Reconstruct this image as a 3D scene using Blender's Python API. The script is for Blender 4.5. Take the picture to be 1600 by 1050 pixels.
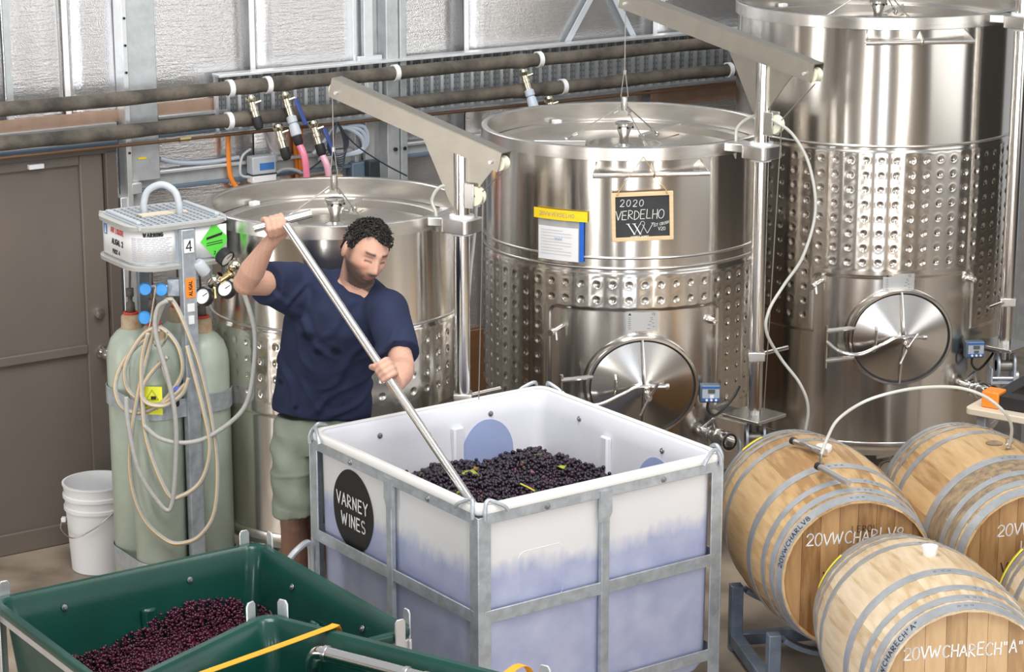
import bpy, math, random
import numpy as np
from math import sin, cos, pi, radians as RD, atan2, sqrt, hypot
from mathutils import Vector, Matrix, Quaternion
random.seed(7); rng = np.random.default_rng(7)
for _o in list(bpy.data.objects): bpy.data.objects.remove(_o)
scn = bpy.context.scene; COL = scn.collection

# ------------------------------------------------------------------ camera, world, lights, exposure
cam_d = bpy.data.cameras.new('camera'); cam = bpy.data.objects.new('camera', cam_d); COL.objects.link(cam)
cam_d.sensor_width = 36.0; cam_d.lens = 36.0*3680/1600
cam.location = (0, 0, 3.62); cam.rotation_euler = (pi/2-0.253, 0, 0)
cam_d.clip_start = .1; cam_d.clip_end = 200
scn.camera = cam
scn.view_settings.view_transform = 'Standard'; scn.view_settings.look = 'None'
scn.view_settings.gamma = 1.0; scn.view_settings.use_curve_mapping = False
scn.view_settings.exposure = 0.30
wd = bpy.data.worlds.new('world'); scn.world = wd; wd.use_nodes = True
wd.node_tree.nodes['Background'].inputs[0].default_value = (.92, .95, 1.0, 1)
wd.node_tree.nodes['Background'].inputs[1].default_value = .43
def area(name, loc, target, sx, sy, power, col=(1,1,1)):
    l = bpy.data.lights.new(name, 'AREA'); l.shape = 'RECTANGLE'; l.size = sx; l.size_y = sy; l.energy = power; l.color = col
    o = bpy.data.objects.new(name, l); COL.objects.link(o); o.location = loc
    o.rotation_euler = (Vector(target)-Vector(loc)).to_track_quat('-Z', 'Y').to_euler()
    return o
# daylight through the roof lights; lower lights added for steel and foil reflections
area('roof_light', (-.6, 6.2, 6.3), (-.2, 9.4, 0), 2.2, 5.0, 260, (1, .98, .95))
area('roof_light', (3.4, 5.2, 6.3), (1.2, 9.6, 0), 1.2, 5.0, 150, (1, .97, .93))
for _x, _w, _p, _c in((-4.1, .7, 75, (1, .98, .94)), (-1.25, .32, 38, (1, .98, .95)), (1.35, .62, 75, (.80, .88, 1)), (4.3, .55, 60, (1, .97, .92))):
    area('added_streak_light', (_x, .74, 1.2), (_x, 9.5, 1.2), _w, 2.2, _p, _c)  # strips added to put bright vertical streaks on the steel tanks
area('added_foil_light', (7.05, 5.9, 1.95), (0, 5.9, 1.95), 4.9, 2.1, 44, (1, .985, .96))  # unseen light added so the foil wall reflects a bright area
area('added_streak_light', (-6.9, 5.4, 1.3), (0, 9.6, 1.2), 1.0, 2.4, 70, (1, .98, .95))  # unseen side strip added for one more streak on the tanks

# ------------------------------------------------------------------ materials
def mat(name, col, rough=.5, metal=0., var=.0, vscale=8., bump=0., bscale=40., spec=.5, stretch=None, col2=None, trans=0., aniso=0., coat=0., sub=0., emis=0.):
    m = bpy.data.materials.new(name); m.use_nodes = True; nt = m.node_tree; b = nt.nodes['Principled BSDF']
    b.inputs['Base Color'].default_value = (*col, 1); b.inputs['Roughness'].default_value = rough; b.inputs['Metallic'].default_value = metal
    b.inputs['Specular IOR Level'].default_value = spec
    if trans: b.inputs['Transmission Weight'].default_value = trans
    if coat: b.inputs['Coat Weight'].default_value = coat; b.inputs['Coat Roughness'].default_value = .12
    if sub: b.inputs['Subsurface Weight'].default_value = sub; b.inputs['Subsurface Radius'].default_value = (.02, .008, .004); b.inputs['Subsurface Scale'].default_value = .5
    if emis: b.inputs['Emission Color'].default_value = (*col, 1); b.inputs['Emission Strength'].default_value = emis
    if var or col2 or bump:
        tc = nt.nodes.new('ShaderNodeTexCoord'); mp = nt.nodes.new('ShaderNodeMapping'); nt.links.new(tc.outputs['Object'], mp.inputs[0])
        if stretch: mp.inputs['Scale'].default_value = stretch
    if var or col2:
        n = nt.nodes.new('ShaderNodeTexNoise'); n.inputs['Scale'].default_value = vscale; n.inputs['Detail'].default_value = 5; n.inputs['Roughness'].default_value = .6
        nt.links.new(mp.outputs[0], n.inputs[0])
        r = nt.nodes.new('ShaderNodeValToRGB'); r.color_ramp.elements[0].position = .32; r.color_ramp.elements[1].position = .7
        c2 = col2 if col2 else tuple(min(1, c*(1+var)) for c in col)
        c1 = col if col2 else tuple(c*(1-var) for c in col)
        r.color_ramp.elements[0].color = (*c1, 1); r.color_ramp.elements[1].color = (*c2, 1)
        nt.links.new(n.outputs[0], r.inputs[0]); nt.links.new(r.outputs[0], b.inputs['Base Color'])
    if bump:
        n2 = nt.nodes.new('ShaderNodeTexNoise'); n2.inputs['Scale'].default_value = bscale; n2.inputs['Detail'].default_value = 3
        nt.links.new(mp.outputs[0], n2.inputs[0])
        bp = nt.nodes.new('ShaderNodeBump'); bp.inputs['Strength'].default_value = bump; bp.inputs['Distance'].default_value = .01
        nt.links.new(n2.outputs[0], bp.inputs['Height']); nt.links.new(bp.outputs[0], b.inputs['Normal'])
    if aniso:
        b.inputs['Anisotropic'].default_value = aniso
        t = nt.nodes.new('ShaderNodeTangent'); t.direction_type = 'RADIAL'; t.axis = 'Z'; b.inputs['Anisotropic Rotation'].default_value = .25; nt.links.new(t.outputs[0], b.inputs['Tangent'])
    return m
M = {}
M['steel'] = mat('stainless_shell', (.69, .655, .605), .19, 1, var=.05, vscale=3, stretch=(1, 1, .15), aniso=.75)
M['steel_rim'] = mat('stainless_rim', (.72, .69, .65), .27, 1, var=.06, vscale=14, stretch=(1, 1, 6))
M['steel_in'] = mat('stainless_inside', (.66, .63, .59), .33, 1, var=.06, vscale=6)
M['chrome'] = mat('polished_steel', (.78, .76, .73), .17, 1)
M['pole'] = mat('brushed_pole', (.80, .78, .75), .24, 1)
M['satin'] = mat('satin_steel', (.70, .68, .65), .3, 1, var=.05, vscale=10)
M['beam'] = mat('satin_beam', (.50, .465, .405), .42, 1, var=.06, vscale=12)
M['galv'] = mat('galvanised_steel', (.50, .54, .58), .45, .55, var=.16, vscale=22, bump=.15, bscale=60)
M['galv_wall'] = mat('galvanised_wall_steel', (.55, .58, .59), .45, .5, var=.12, vscale=14, bump=.1, bscale=40)
M['zinc'] = mat('bright_zinc', (.78, .8, .82), .35, .7, var=.06, vscale=20)
M['white_pl'] = mat('white_plastic', (.86, .86, .87), .4, 0, var=.03, vscale=4, sub=.1)
M['cream_pl'] = mat('cream_nylon', (.86, .84, .66), .4)
M['black'] = mat('black_rubber', (.015, .015, .017), .5)
M['foam'] = mat('dark_foam_lagging', (.045, .04, .034), .85, 0, col2=(.17, .145, .115), vscale=7, bump=.5, bscale=25)
M['brass'] = mat('brass', (.83, .66, .34), .25, 1)
M['nickel'] = mat('nickel_brass', (.86, .80, .62), .22, 1)
M['copper'] = mat('aged_copper_pipe', (.25, .15, .09), .45, .6)
M['blue_h'] = mat('blue_handle', (.03, .06, .22), .4)
M['pink'] = mat('pink_wine_hose', (.80, .22, .34), .25, 0, coat=.3)
M['pink2'] = mat('pale_pink_hose', (.80, .42, .52), .25, 0, coat=.3)
M['orange'] = mat('orange_conduit', (.95, .28, .03), .45)
M['orange_s'] = mat('orange_strap', (1.0, .38, .02), .6, bump=.2, bscale=300)
M['ltblue'] = mat('pale_blue_hose', (.55, .62, .72), .4)
M['grey_pl'] = mat('grey_plastic', (.52, .56, .60), .45)
M['tube'] = mat('clear_tube', (.55, .55, .50), .2, 0, coat=.4)
M['hose'] = mat('grey_braided_hose', (.42, .41, .39), .4, 0, var=.08, vscale=60)
M['hose_o'] = mat('orange_line_hose', (.72, .52, .27), .4)
M['rod'] = mat('wire_cable', (.42, .40, .37), .4, .9)
M['paper'] = mat('white_paper', (.88, .88, .88), .6)
M['ink'] = mat('black_ink', (.02, .02, .02), .6)
M['greyink'] = mat('grey_print', (.35, .35, .37), .6)
M['blueink'] = mat('blue_ink', (.10, .17, .6), .6)
M['redink'] = mat('red_print', (.8, .12, .12), .6)
M['logoblue'] = mat('blue_print', (.05, .2, .55), .5)
M['chalk'] = mat('chalk', (.85, .85, .83), .9)
M['yellow'] = mat('yellow_tape', (1.0, .72, .02), .5)
M['yellow_l'] = mat('lemon_label', (.9, .9, .05), .5)
M['green_l'] = mat('green_hazard_label', (.13, .72, .08), .5)
M['bluefile'] = mat('blue_folder', (.02, .14, .62), .4)
M['slate'] = mat('chalkboard_face', (.035, .036, .038), .7, var=.25, vscale=12)
M['pine'] = mat('pale_pine', (.78, .56, .33), .55, var=.1, vscale=14, stretch=(1, 1, 6))
M['jute'] = mat('jute_string', (.62, .44, .22), .9)
M['cyl'] = mat('pale_green_cylinder_paint', (.43, .49, .41), .35, 0, var=.1, vscale=6, bump=.05, bscale=20)
M['rust'] = mat('rusty_neck', (.50, .44, .33), .6, 0, col2=(.42, .23, .09), vscale=22)
M['red'] = mat('red_ring', (.65, .05, .04), .5)
M['valve_blue'] = mat('sky_blue_plastic', (.05, .32, .78), .4)
M['wallbrown'] = mat('brown_door_paint', (.155, .130, .112), .5, 0, var=.05, vscale=3)
M['doorframe'] = mat('brown_frame_paint', (.115, .095, .082), .5)
M['tank_grey'] = mat('grey_control_box', (.10, .14, .18), .45)
M['ctrl_face'] = mat('silver_control_face', (.42, .46, .52), .4)
M['ctrl_blue'] = mat('blue_control_face', (.04, .13, .42), .4)
M['screen'] = mat('lcd_screen', (.10, .12, .11), .2)
M['lav'] = mat('winch_zinc', (.50, .54, .62), .4, .4, var=.06, vscale=20)
M['rack'] = mat('blue_grey_rack', (.16, .20, .27), .5, .4, col2=(.27, .32, .39), vscale=14, bump=.1)
M['hoop'] = mat('galvanised_hoop', (.47, .49, .51), .42, .6, var=.13, vscale=16)
M['rivet'] = mat('hoop_rivet', (.34, .34, .35), .4, .8)
M['green'] = mat('dark_green_polyethylene', (.005, .058, .043), .28, 0, var=.15, vscale=4, bump=.04, bscale=60, coat=.15)
M['skinleg'] = None
M['cream_board'] = mat('cream_board', (.74, .64, .50), .5)
M['plasticbag'] = mat('clear_plastic_bag', (.55, .55, .54), .2, 0, var=.2, vscale=20, bump=1, bscale=20, coat=.5)
M['warm_reflect'] = mat('painted_warm_reflection', (.46, .31, .23), .5, .3, var=.12, vscale=10)  # colour of the warm reflection painted onto the foil wall
M['lampglow'] = mat('warm_lamp', (1.0, .62, .2), .4, emis=2.5)
M['darkbox'] = mat('dark_machine', (.03, .035, .045), .5)
M['bluepanel'] = mat('slate_blue_panel', (.12, .17, .23), .5)
M['shoe'] = mat('dark_shoe', (.04, .035, .03), .7)

def node_mat(name):
    m = bpy.data.materials.new(name); m.use_nodes = True
    return m, m.node_tree, m.node_tree.nodes['Principled BSDF']
def N(nt, t, **k):
    n = nt.nodes.new(t)
    for a, v in k.items(): setattr(n, a, v)
    return n
def ramp(nt, pts):
    r = nt.nodes.new('ShaderNodeValToRGB'); e = r.color_ramp.elements
    while len(e) < len(pts): e.new(.5)
    for i, (p, c) in enumerate(pts): e[i].position = p; e[i].color = (*c, 1)
    return r
# concrete floor
m, nt, b = node_mat('stained_concrete'); tc = N(nt, 'ShaderNodeTexCoord')
n1 = N(nt, 'ShaderNodeTexNoise'); n1.inputs['Scale'].default_value = 2.2; n1.inputs['Detail'].default_value = 8; nt.links.new(tc.outputs['Object'], n1.inputs[0])
r = ramp(nt, [(.33, (.13, .105, .085)), (.5, (.33, .265, .20)), (.68, (.46, .385, .30))]); nt.links.new(n1.outputs[0], r.inputs[0]); nt.links.new(r.outputs[0], b.inputs['Base Color'])
n2 = N(nt, 'ShaderNodeTexNoise'); n2.inputs['Scale'].default_value = 45; bp = N(nt, 'ShaderNodeBump'); bp.inputs['Strength'].default_value = .15
nt.links.new(tc.outputs['Object'], n2.inputs[0]); nt.links.new(n2.outputs[0], bp.inputs['Height']); nt.links.new(bp.outputs[0], b.inputs['Normal']); b.inputs['Roughness'].default_value = .45
M['floor'] = m
# silver foil insulation, crinkled
m, nt, b = node_mat('silver_foil_sheet'); tc = N(nt, 'ShaderNodeTexCoord'); mp = N(nt, 'ShaderNodeMapping'); mp.inputs['Scale'].default_value = (4, 4, 34)
nt.links.new(tc.outputs['Object'], mp.inputs[0])
n1 = N(nt, 'ShaderNodeTexNoise'); n1.inputs['Scale'].default_value = 2.5; n1.inputs['Detail'].default_value = 4; nt.links.new(mp.outputs[0], n1.inputs[0])
n2 = N(nt, 'ShaderNodeTexNoise'); n2.inputs['Scale'].default_value = 160; nt.links.new(tc.outputs['Object'], n2.inputs[0])
ad = N(nt, 'ShaderNodeMath', operation='ADD'); nt.links.new(n1.outputs[0], ad.inputs[0]); nt.links.new(n2.outputs[0], ad.inputs[1])
bp = N(nt, 'ShaderNodeBump'); bp.inputs['Strength'].default_value = .28; bp.inputs['Distance'].default_value = .005; nt.links.new(ad.outputs[0], bp.inputs['Height']); nt.links.new(bp.outputs[0], b.inputs['Normal'])
b.inputs['Base Color'].default_value = (.76, .76, .765, 1); b.inputs['Metallic'].default_value = .9; b.inputs['Roughness'].default_value = .24
M['foil'] = m
# oak staves / heads: colour by object random
def oak(name, lo, hi, grain, axis):
    m, nt, b = node_mat(name); tc = N(nt, 'ShaderNodeTexCoord'); mp = N(nt, 'ShaderNodeMapping'); mp.inputs['Scale'].default_value = axis
    nt.links.new(tc.outputs['Object'], mp.inputs[0])
    n1 = N(nt, 'ShaderNodeTexNoise'); n1.inputs['Scale'].default_value = 5; n1.inputs['Detail'].default_value = 6; nt.links.new(mp.outputs[0], n1.inputs[0])
    oi = N(nt, 'ShaderNodeObjectInfo'); ad = N(nt, 'ShaderNodeMath', operation='MULTIPLY_ADD'); ad.inputs[1].default_value = .5; nt.links.new(oi.outputs['Random'], ad.inputs[0]); nt.links.new(n1.outputs[0], ad.inputs[2])
    sb = N(nt, 'ShaderNodeMath', operation='SUBTRACT'); sb.inputs[1].default_value = .25; nt.links.new(ad.outputs[0], sb.inputs[0])
    r = ramp(nt, [(.22, grain), (.42, lo), (.75, hi)]); nt.links.new(sb.outputs[0], r.inputs[0]); nt.links.new(r.outputs[0], b.inputs['Base Color'])
    b.inputs['Roughness'].default_value = .5
    return m
M['oak_gold'] = oak('golden_oak', (.52, .33, .15), (.66, .45, .23), (.36, .20, .08), (8, 1.0, 8))
M['oak_pale'] = oak('pale_oak', (.62, .48, .31), (.76, .62, .44), (.50, .35, .19), (8, 1.0, 8))
M['oak_head'] = oak('brown_oak_head', (.38, .21, .085), (.50, .29, .125), (.25, .12, .04), (9, 2, 1.3))
M['oak_head2'] = oak('tan_oak_head', (.52, .33, .16), (.64, .43, .23), (.40, .24, .11), (9, 2, 1.3))
M['oak_dark'] = mat('wine_stained_oak', (.16, .12, .085), .6, 0, col2=(.42, .30, .17), vscale=9, stretch=(4, 4, .8))
# white bin liner: translucent plastic with the blue-purple of the fruit inside showing through below the fill line
m, nt, b = node_mat('milky_bin_plastic'); tc = N(nt, 'ShaderNodeTexCoord'); sp = N(nt, 'ShaderNodeSeparateXYZ'); nt.links.new(tc.outputs['Object'], sp.inputs[0])
n1 = N(nt, 'ShaderNodeTexNoise'); n1.inputs['Scale'].default_value = 26; n1.inputs['Detail'].default_value = 5; mp = N(nt, 'ShaderNodeMapping'); mp.inputs['Scale'].default_value = (1, 1, .35)
nt.links.new(tc.outputs['Object'], mp.inputs[0]); nt.links.new(mp.outputs[0], n1.inputs[0])
n3 = N(nt, 'ShaderNodeTexNoise'); n3.inputs['Scale'].default_value = 2.6; nt.links.new(tc.outputs['Object'], n3.inputs[0])
ma = N(nt, 'ShaderNodeMath', operation='MULTIPLY_ADD'); ma.inputs[1].default_value = .09; nt.links.new(n1.outputs[0], ma.inputs[0]); nt.links.new(sp.outputs['Z'], ma.inputs[2])
mb = N(nt, 'ShaderNodeMath', operation='MULTIPLY_ADD'); mb.inputs[1].default_value = .12; nt.links.new(n3.outputs[0], mb.inputs[0]); nt.links.new(ma.outputs[0], mb.inputs[2])
mr = N(nt, 'ShaderNodeMapRange'); mr.inputs['From Min'].default_value = .80; mr.inputs['From Max'].default_value = .87; nt.links.new(mb.outputs[0], mr.inputs[0])
n4 = N(nt, 'ShaderNodeTexNoise'); n4.inputs['Scale'].default_value = 9; n4.inputs['Detail'].default_value = 6; nt.links.new(tc.outputs['Object'], n4.inputs[0])
r0 = ramp(nt, [(.3, (.46, .50, .74)), (.7, (.60, .64, .84))]); nt.links.new(n4.outputs[0], r0.inputs[0])
mx = N(nt, 'ShaderNodeMix', data_type='RGBA'); nt.links.new(mr.outputs[0], mx.inputs[0]); nt.links.new(r0.outputs[0], mx.inputs[6]); mx.inputs[7].default_value = (.90, .90, .91, 1)
nt.links.new(mx.outputs[2], b.inputs['Base Color']); b.inputs['Roughness'].default_value = .35
M['liner'] = m
M['liner_in'] = mat('milky_bin_inside', (.80, .81, .86), .4, 0, var=.03, vscale=5)
M['rimwhite'] = mat('cream_white_rim', (.90, .89, .86), .4)
M['blueshow'] = mat('blue_disc_through_plastic', (.36, .44, .70), .45, var=.06, vscale=6)
M['logo'] = mat('black_logo_vinyl', (.012, .012, .012), .5)
M['logow'] = mat('white_logo_print', (.88, .88, .88), .5)
# grapes and must
def attr_mat(name, rough, spec=.5, coat=0., sub=0., bump=0., bs=60):
    m, nt, b = node_mat(name); a = N(nt, 'ShaderNodeAttribute', attribute_name='Col'); nt.links.new(a.outputs['Color'], b.inputs['Base Color'])
    b.inputs['Roughness'].default_value = rough; b.inputs['Specular IOR Level'].default_value = spec
    if coat: b.inputs['Coat Weight'].default_value = coat; b.inputs['Coat Roughness'].default_value = .1
    if sub: b.inputs['Subsurface Weight'].default_value = sub; b.inputs['Subsurface Radius'].default_value = (.02, .008, .004); b.inputs['Subsurface Scale'].default_value = .3
    if bump:
        tc = N(nt, 'ShaderNodeTexCoord'); n2 = N(nt, 'ShaderNodeTexNoise'); n2.inputs['Scale'].default_value = bs; n2.inputs['Detail'].default_value = 4
        bp = N(nt, 'ShaderNodeBump'); bp.inputs['Strength'].default_value = bump; bp.inputs['Distance'].default_value = .006
        nt.links.new(tc.outputs['Object'], n2.inputs[0]); nt.links.new(n2.outputs[0], bp.inputs['Height']); nt.links.new(bp.outputs[0], b.inputs['Normal'])
    return m
M['grape'] = attr_mat('dark_grape_skin', .3, .5)
M['skin'] = attr_mat('skin', .5, .4, sub=.12, bump=.12, bs=120)
M['cloth'] = attr_mat('navy_cotton', .9, .2, bump=.25, bs=55)
M['cloth2'] = attr_mat('sage_cotton', .9, .2, bump=.3, bs=45)
M['hair'] = mat('dark_curly_hair', (.012, .009, .007), .42, 0, var=.4, vscale=60, spec=.5)

# ------------------------------------------------------------------ mesh helpers
def link(o): COL.objects.link(o); return o
def tag(o, label=None, cat=None, group=None, kind=None):
    if label: o['label'] = label
    if cat: o['category'] = cat
    if group: o['group'] = group
    if kind: o['kind'] = kind
    return o
def thing(name, label, cat, loc=(0, 0, 0), rz=0., group=None, kind=None):
    o = bpy.data.objects.new(name, None); o.empty_display_size = .05; link(o); o.location = loc; o.rotation_euler = (0, 0, rz)
    return tag(o, label, cat, group, kind)
def frame(d):
    d = np.array(d, float); d /= np.linalg.norm(d)
    a = np.array([0, 0, 1.]) if abs(d[2]) < .9 else np.array([1., 0, 0])
    x = np.cross(a, d); x /= np.linalg.norm(x); y = np.cross(d, x)
    return x, y, d
class MB:
    def __init__(s): s.v = []; s.f = []; s.n = 0
    def add(s, V, F):
        V = np.asarray(V, float).reshape(-1, 3); s.v.append(V); n = s.n
        s.f += [tuple(i+n for i in f) for f in F]; s.n += len(V); return s
    def box(s, c, d, rz=0., R=None):
        x, y, z = [q/2 for q in d]; V = np.array([(i*x, j*y, k*z) for i in(-1, 1) for j in(-1, 1) for k in(-1, 1)])
        if rz: R = np.array([[cos(rz), -sin(rz), 0], [sin(rz), cos(rz), 0], [0, 0, 1]])
        if R is not None: V = V@np.asarray(R).T
        return s.add(V+np.array(c), [(0, 1, 3, 2), (4, 6, 7, 5), (0, 4, 5, 1), (2, 3, 7, 6), (0, 2, 6, 4), (1, 5, 7, 3)])
    def bar(s, p, q, w, h, up=(0, 0, 1)):
        p = np.array(p, float); q = np.array(q, float); d = q-p; L = np.linalg.norm(d); d /= L; x = np.cross(d, up); x /= np.linalg.norm(x); u = np.cross(x, d)
        return s.box((p+q)/2, (L, w, h), R=np.stack([d, x, u], 1))
    def cyl(s, p, q, r, r2=None, n=16, caps=True):
        p = np.array(p, float); q = np.array(q, float); r2 = r if r2 is None else r2; x, y, d = frame(q-p)
        t = np.arange(n)*2*pi/n; c = np.cos(t)[:, None]*x+np.sin(t)[:, None]*y
        V = np.r_[p+c*r, q+c*r2]; F = [(i, (i+1) % n, n+(i+1) % n, n+i) for i in range(n)]
        if caps: F += [tuple(range(n))[::-1], tuple(range(n, 2*n))]
        return s.add(V, F)
    def tube(s, P, r, n=8, closed=False, caps=True):
        P = np.asarray(P, float); m = len(P); rr = np.broadcast_to(r, (m,)) if np.ndim(r) else np.full(m, r)
        T = np.roll(P, -1, 0)-np.roll(P, 1, 0)
        if not closed: T[0] = P[1]-P[0]; T[-1] = P[-1]-P[-2]
        x, y, _ = frame(T[0]); V = []; t = np.arange(n)*2*pi/n
        for i in range(m):
            d = T[i]/(np.linalg.norm(T[i])+1e-12); x = x-d*(x@d); x /= np.linalg.norm(x)+1e-12; y = np.cross(d, x)
            V.append(P[i]+rr[i]*(np.cos(t)[:, None]*x+np.sin(t)[:, None]*y))
        F = []; k = m if closed else m-1
        for i in range(k):
            a = i*n; b_ = ((i+1) % m)*n
            F += [(a+j, a+(j+1) % n, b_+(j+1) % n, b_+j) for j in range(n)]
        if not closed and caps: F += [tuple(range(n))[::-1], tuple(range((m-1)*n, m*n))]
        return s.add(np.concatenate(V), F)
    def lathe(s, prof, n=48, c=(0, 0, 0), axis=None, a0=0., a1=2*pi):
        """prof: (r,z) list around z (or axis frame)"""
        full = abs(a1-a0-2*pi) < 1e-6; k = n if full else n+1; t = a0+np.arange(k)*(a1-a0)/n
        prof = np.asarray(prof, float)
        if axis is None: x, y, d = np.eye(3)
        else: x, y, d = frame(axis)
        V = np.concatenate([r*(np.cos(t)[:, None]*x+np.sin(t)[:, None]*y)+z*d for r, z in prof])+np.array(c); F = []
        for i in range(len(prof)-1):
            for j in range(n):
                j2 = (j+1) % k; F.append((i*k+j, i*k+j2, (i+1)*k+j2, (i+1)*k+j))
        return s.add(V, F)
    def sph(s, c, r, n=12, m=8, R=None):
        r = np.broadcast_to(r, (3,)); V = [(0, 0, 1)]
        for i in range(1, m):
            a = pi*i/m; V += [(sin(a)*cos(2*pi*j/n), sin(a)*sin(2*pi*j/n), cos(a)) for j in range(n)]
        V.append((0, 0, -1)); V = np.array(V)*r
        if R is not None: V = V@np.asarray(R).T
        F = [(0, 1+j, 1+(j+1) % n) for j in range(n)]
        for i in range(m-2):
            F += [(1+i*n+j, 1+(i+1)*n+j, 1+(i+1)*n+(j+1) % n, 1+i*n+(j+1) % n) for j in range(n)]
        e = len(V)-1; F += [(e, 1+(m-2)*n+(j+1) % n, 1+(m-2)*n+j) for j in range(n)]
        return s.add(V+np.array(c), F)
    def loft(s, rings, caps=True):
        n = len(rings[0]); V = np.concatenate(rings); F = []
        for i in range(len(rings)-1):
            F += [(i*n+j, i*n+(j+1) % n, (i+1)*n+(j+1) % n, (i+1)*n+j) for j in range(n)]
        if caps: F += [tuple(range(n))[::-1], tuple(range((len(rings)-1)*n, len(rings)*n))]
        return s.add(V, F)
    def prism(s, poly, o, ex, ey, ez, t):
        """extrude 2D polygon by t along ez, centred"""
        o, ex, ey, ez = [np.array(q, float) for q in(o, ex, ey, ez)]; n = len(poly)
        B = np.array([o+ex*p[0]+ey*p[1] for p in poly]); V = np.r_[B-ez*t/2, B+ez*t/2]
        return s.add(V, [tuple(range(n))[::-1], tuple(range(n, 2*n))]+[(i, (i+1) % n, n+(i+1) % n, n+i) for i in range(n)])
    def mesh(s, name):
        me = bpy.data.meshes.new(name); me.from_pydata(np.concatenate(s.v).tolist(), [], s.f); return me
    def build(s, name, m, parent=None, smooth=None, bevel=0., label=None):
        me = s.mesh(name); return put(name, me, m, parent, smooth, bevel, label)
def put(name, me, m, parent=None, smooth=None, bevel=0., label=None):
    me.materials.append(M[m] if isinstance(m, str) else m)
    o = link(bpy.data.objects.new(name, me))
    if parent: o.parent = parent
    if bevel:
        bm = o.modifiers.new('bevel', 'BEVEL'); bm.width = bevel; bm.segments = 2; bm.limit_method = 'ANGLE'; bm.angle_limit = RD(40)
    if smooth is None: smooth = 35
    if smooth:
        me.polygons.foreach_set('use_smooth', [True]*len(me.polygons)); me.update()
        if smooth < 180: me.set_sharp_from_angle(angle=RD(smooth))
    if label: o['label'] = label
    return o
def copy_tree(o, parent=None):
    c = o.copy(); link(c); c.parent = parent
    for k in list(o.children): copy_tree(k, c)
    return c
def bez(pts, n=24, closed=False):
    """Catmull-Rom through points"""
    P = np.asarray(pts, float); m = len(P); out = []
    idx = range(m if closed else m-1)
    for i in idx:
        if closed: a, b_, c, d = P[(i-1) % m], P[i], P[(i+1) % m], P[(i+2) % m]
        else: a, b_, c, d = P[max(i-1, 0)], P[i], P[i+1], P[min(i+2, m-1)]
        for t in np.arange(n)/n:
            out.append(.5*((2*b_)+(-a+c)*t+(2*a-5*b_+4*c-d)*t*t+(-a+3*b_-3*c+d)*t**3))
    if not closed: out.append(P[-1])
    return np.array(out)
def rrect(w, h, r, n=5):
    out = []
    for cx, cy, a in((w/2-r, h/2-r, 0), (-w/2+r, h/2-r, 90), (-w/2+r, -h/2+r, 180), (w/2-r, -h/2+r, 270)):
        out += [(cx+r*cos(RD(a+90*i/n)), cy+r*sin(RD(a+90*i/n))) for i in range(n+1)]
    return out
# stroke lettering -------------------------------------------------
def arc(cx, cy, rx, ry, a0, a1, n=10): return [(cx+rx*cos(RD(a0+(a1-a0)*i/n)), cy+ry*sin(RD(a0+(a1-a0)*i/n))) for i in range(n+1)]
GL = {'0': [arc(.3, .5, .28, .5, 90, 450, 16)], '1': [[(.3, 0), (.3, 1), (.12, .8)]], '2': [arc(.3, .72, .26, .28, 170, -40, 9)+[(.04, 0), (.6, 0)]],
 '3': [arc(.28, .75, .26, .25, 150, -90, 8)+arc(.28, .25, .3, .25, 90, -150, 8)], '4': [[(.45, 0), (.45, 1), (.02, .3), (.6, .3)]],
 '8': [arc(.3, .75, .22, .24, 270, -90, 12)+arc(.3, .26, .28, .26, 90, 450, 12)], 'A': [[(0, 0), (.3, 1), (.6, 0)], [(.1, .35), (.5, .35)]],
 'C': [arc(.34, .5, .32, .5, 50, 310, 12)], 'D': [[(.05, 0), (.05, 1)]+arc(.05, .5, .52, .5, 90, -90, 10)], 'E': [[(.52, 1), (.06, 1), (.06, 0), (.54, 0)], [(.06, .52), (.45, .52)]],
 'G': [arc(.34, .5, .32, .5, 50, 330, 12)+[(.62, .45), (.4, .45)]], 'H': [[(.05, 0), (.05, 1)], [(.55, 0), (.55, 1)], [(.05, .5), (.55, .5)]], 'I': [[(.1, 0), (.1, 1)]],
 'K': [[(.06, 0), (.06, 1)], [(.55, 1), (.06, .45), (.56, 0)]], 'L': [[(.08, 1), (.08, 0), (.52, 0)]], 'N': [[(.05, 0), (.05, 1), (.55, 0), (.55, 1)]], 'O': [arc(.32, .5, .32, .5, 90, 450, 16)],
 'P': [[(.06, 0), (.06, 1)]+arc(.06, .75, .45, .25, 90, -90, 8)], 'Q': [arc(.32, .5, .32, .5, 90, 450, 16), [(.4, .25), (.65, -.05)]], 'R': [[(.06, 0), (.06, 1)]+arc(.06, .74, .45, .26, 90, -90, 8)+[(.56, 0)]],
 'S': [arc(.3, .75, .24, .25, 40, 270, 8)+arc(.3, .25, .26, .25, 90, -140, 8)], 'T': [[(.3, 0), (.3, 1)], [(0, 1), (.6, 1)]], 'U': [[(.05, 1), (.05, .3)]+arc(.3, .28, .25, .28, 180, 360, 8)+[(.55, 1)]],
 'V': [[(0, 1), (.3, 0), (.6, 1)]], 'W': [[(0, 1), (.2, 0), (.42, .8), (.62, 0), (.84, 1)]], 'Y': [[(0, 1), (.3, .5), (.6, 1)], [(.3, .5), (.3, 0)]], 'M': [[(.02, 0), (.08, 1), (.38, .3), (.68, 1), (.75, 0)]],
 '"': [[(.1, 1), (.1, .78)], [(.28, 1), (.28, .78)]], ' ': [], '.': [[(.1, 0), (.12, .04)]], '-': [[(.1, .45), (.5, .45)]]}
ADV = {'W': 1.02, 'M': .95, '"': .5, 'I': .24, '1': .5, ' ': .45, '.': .3}
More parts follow.
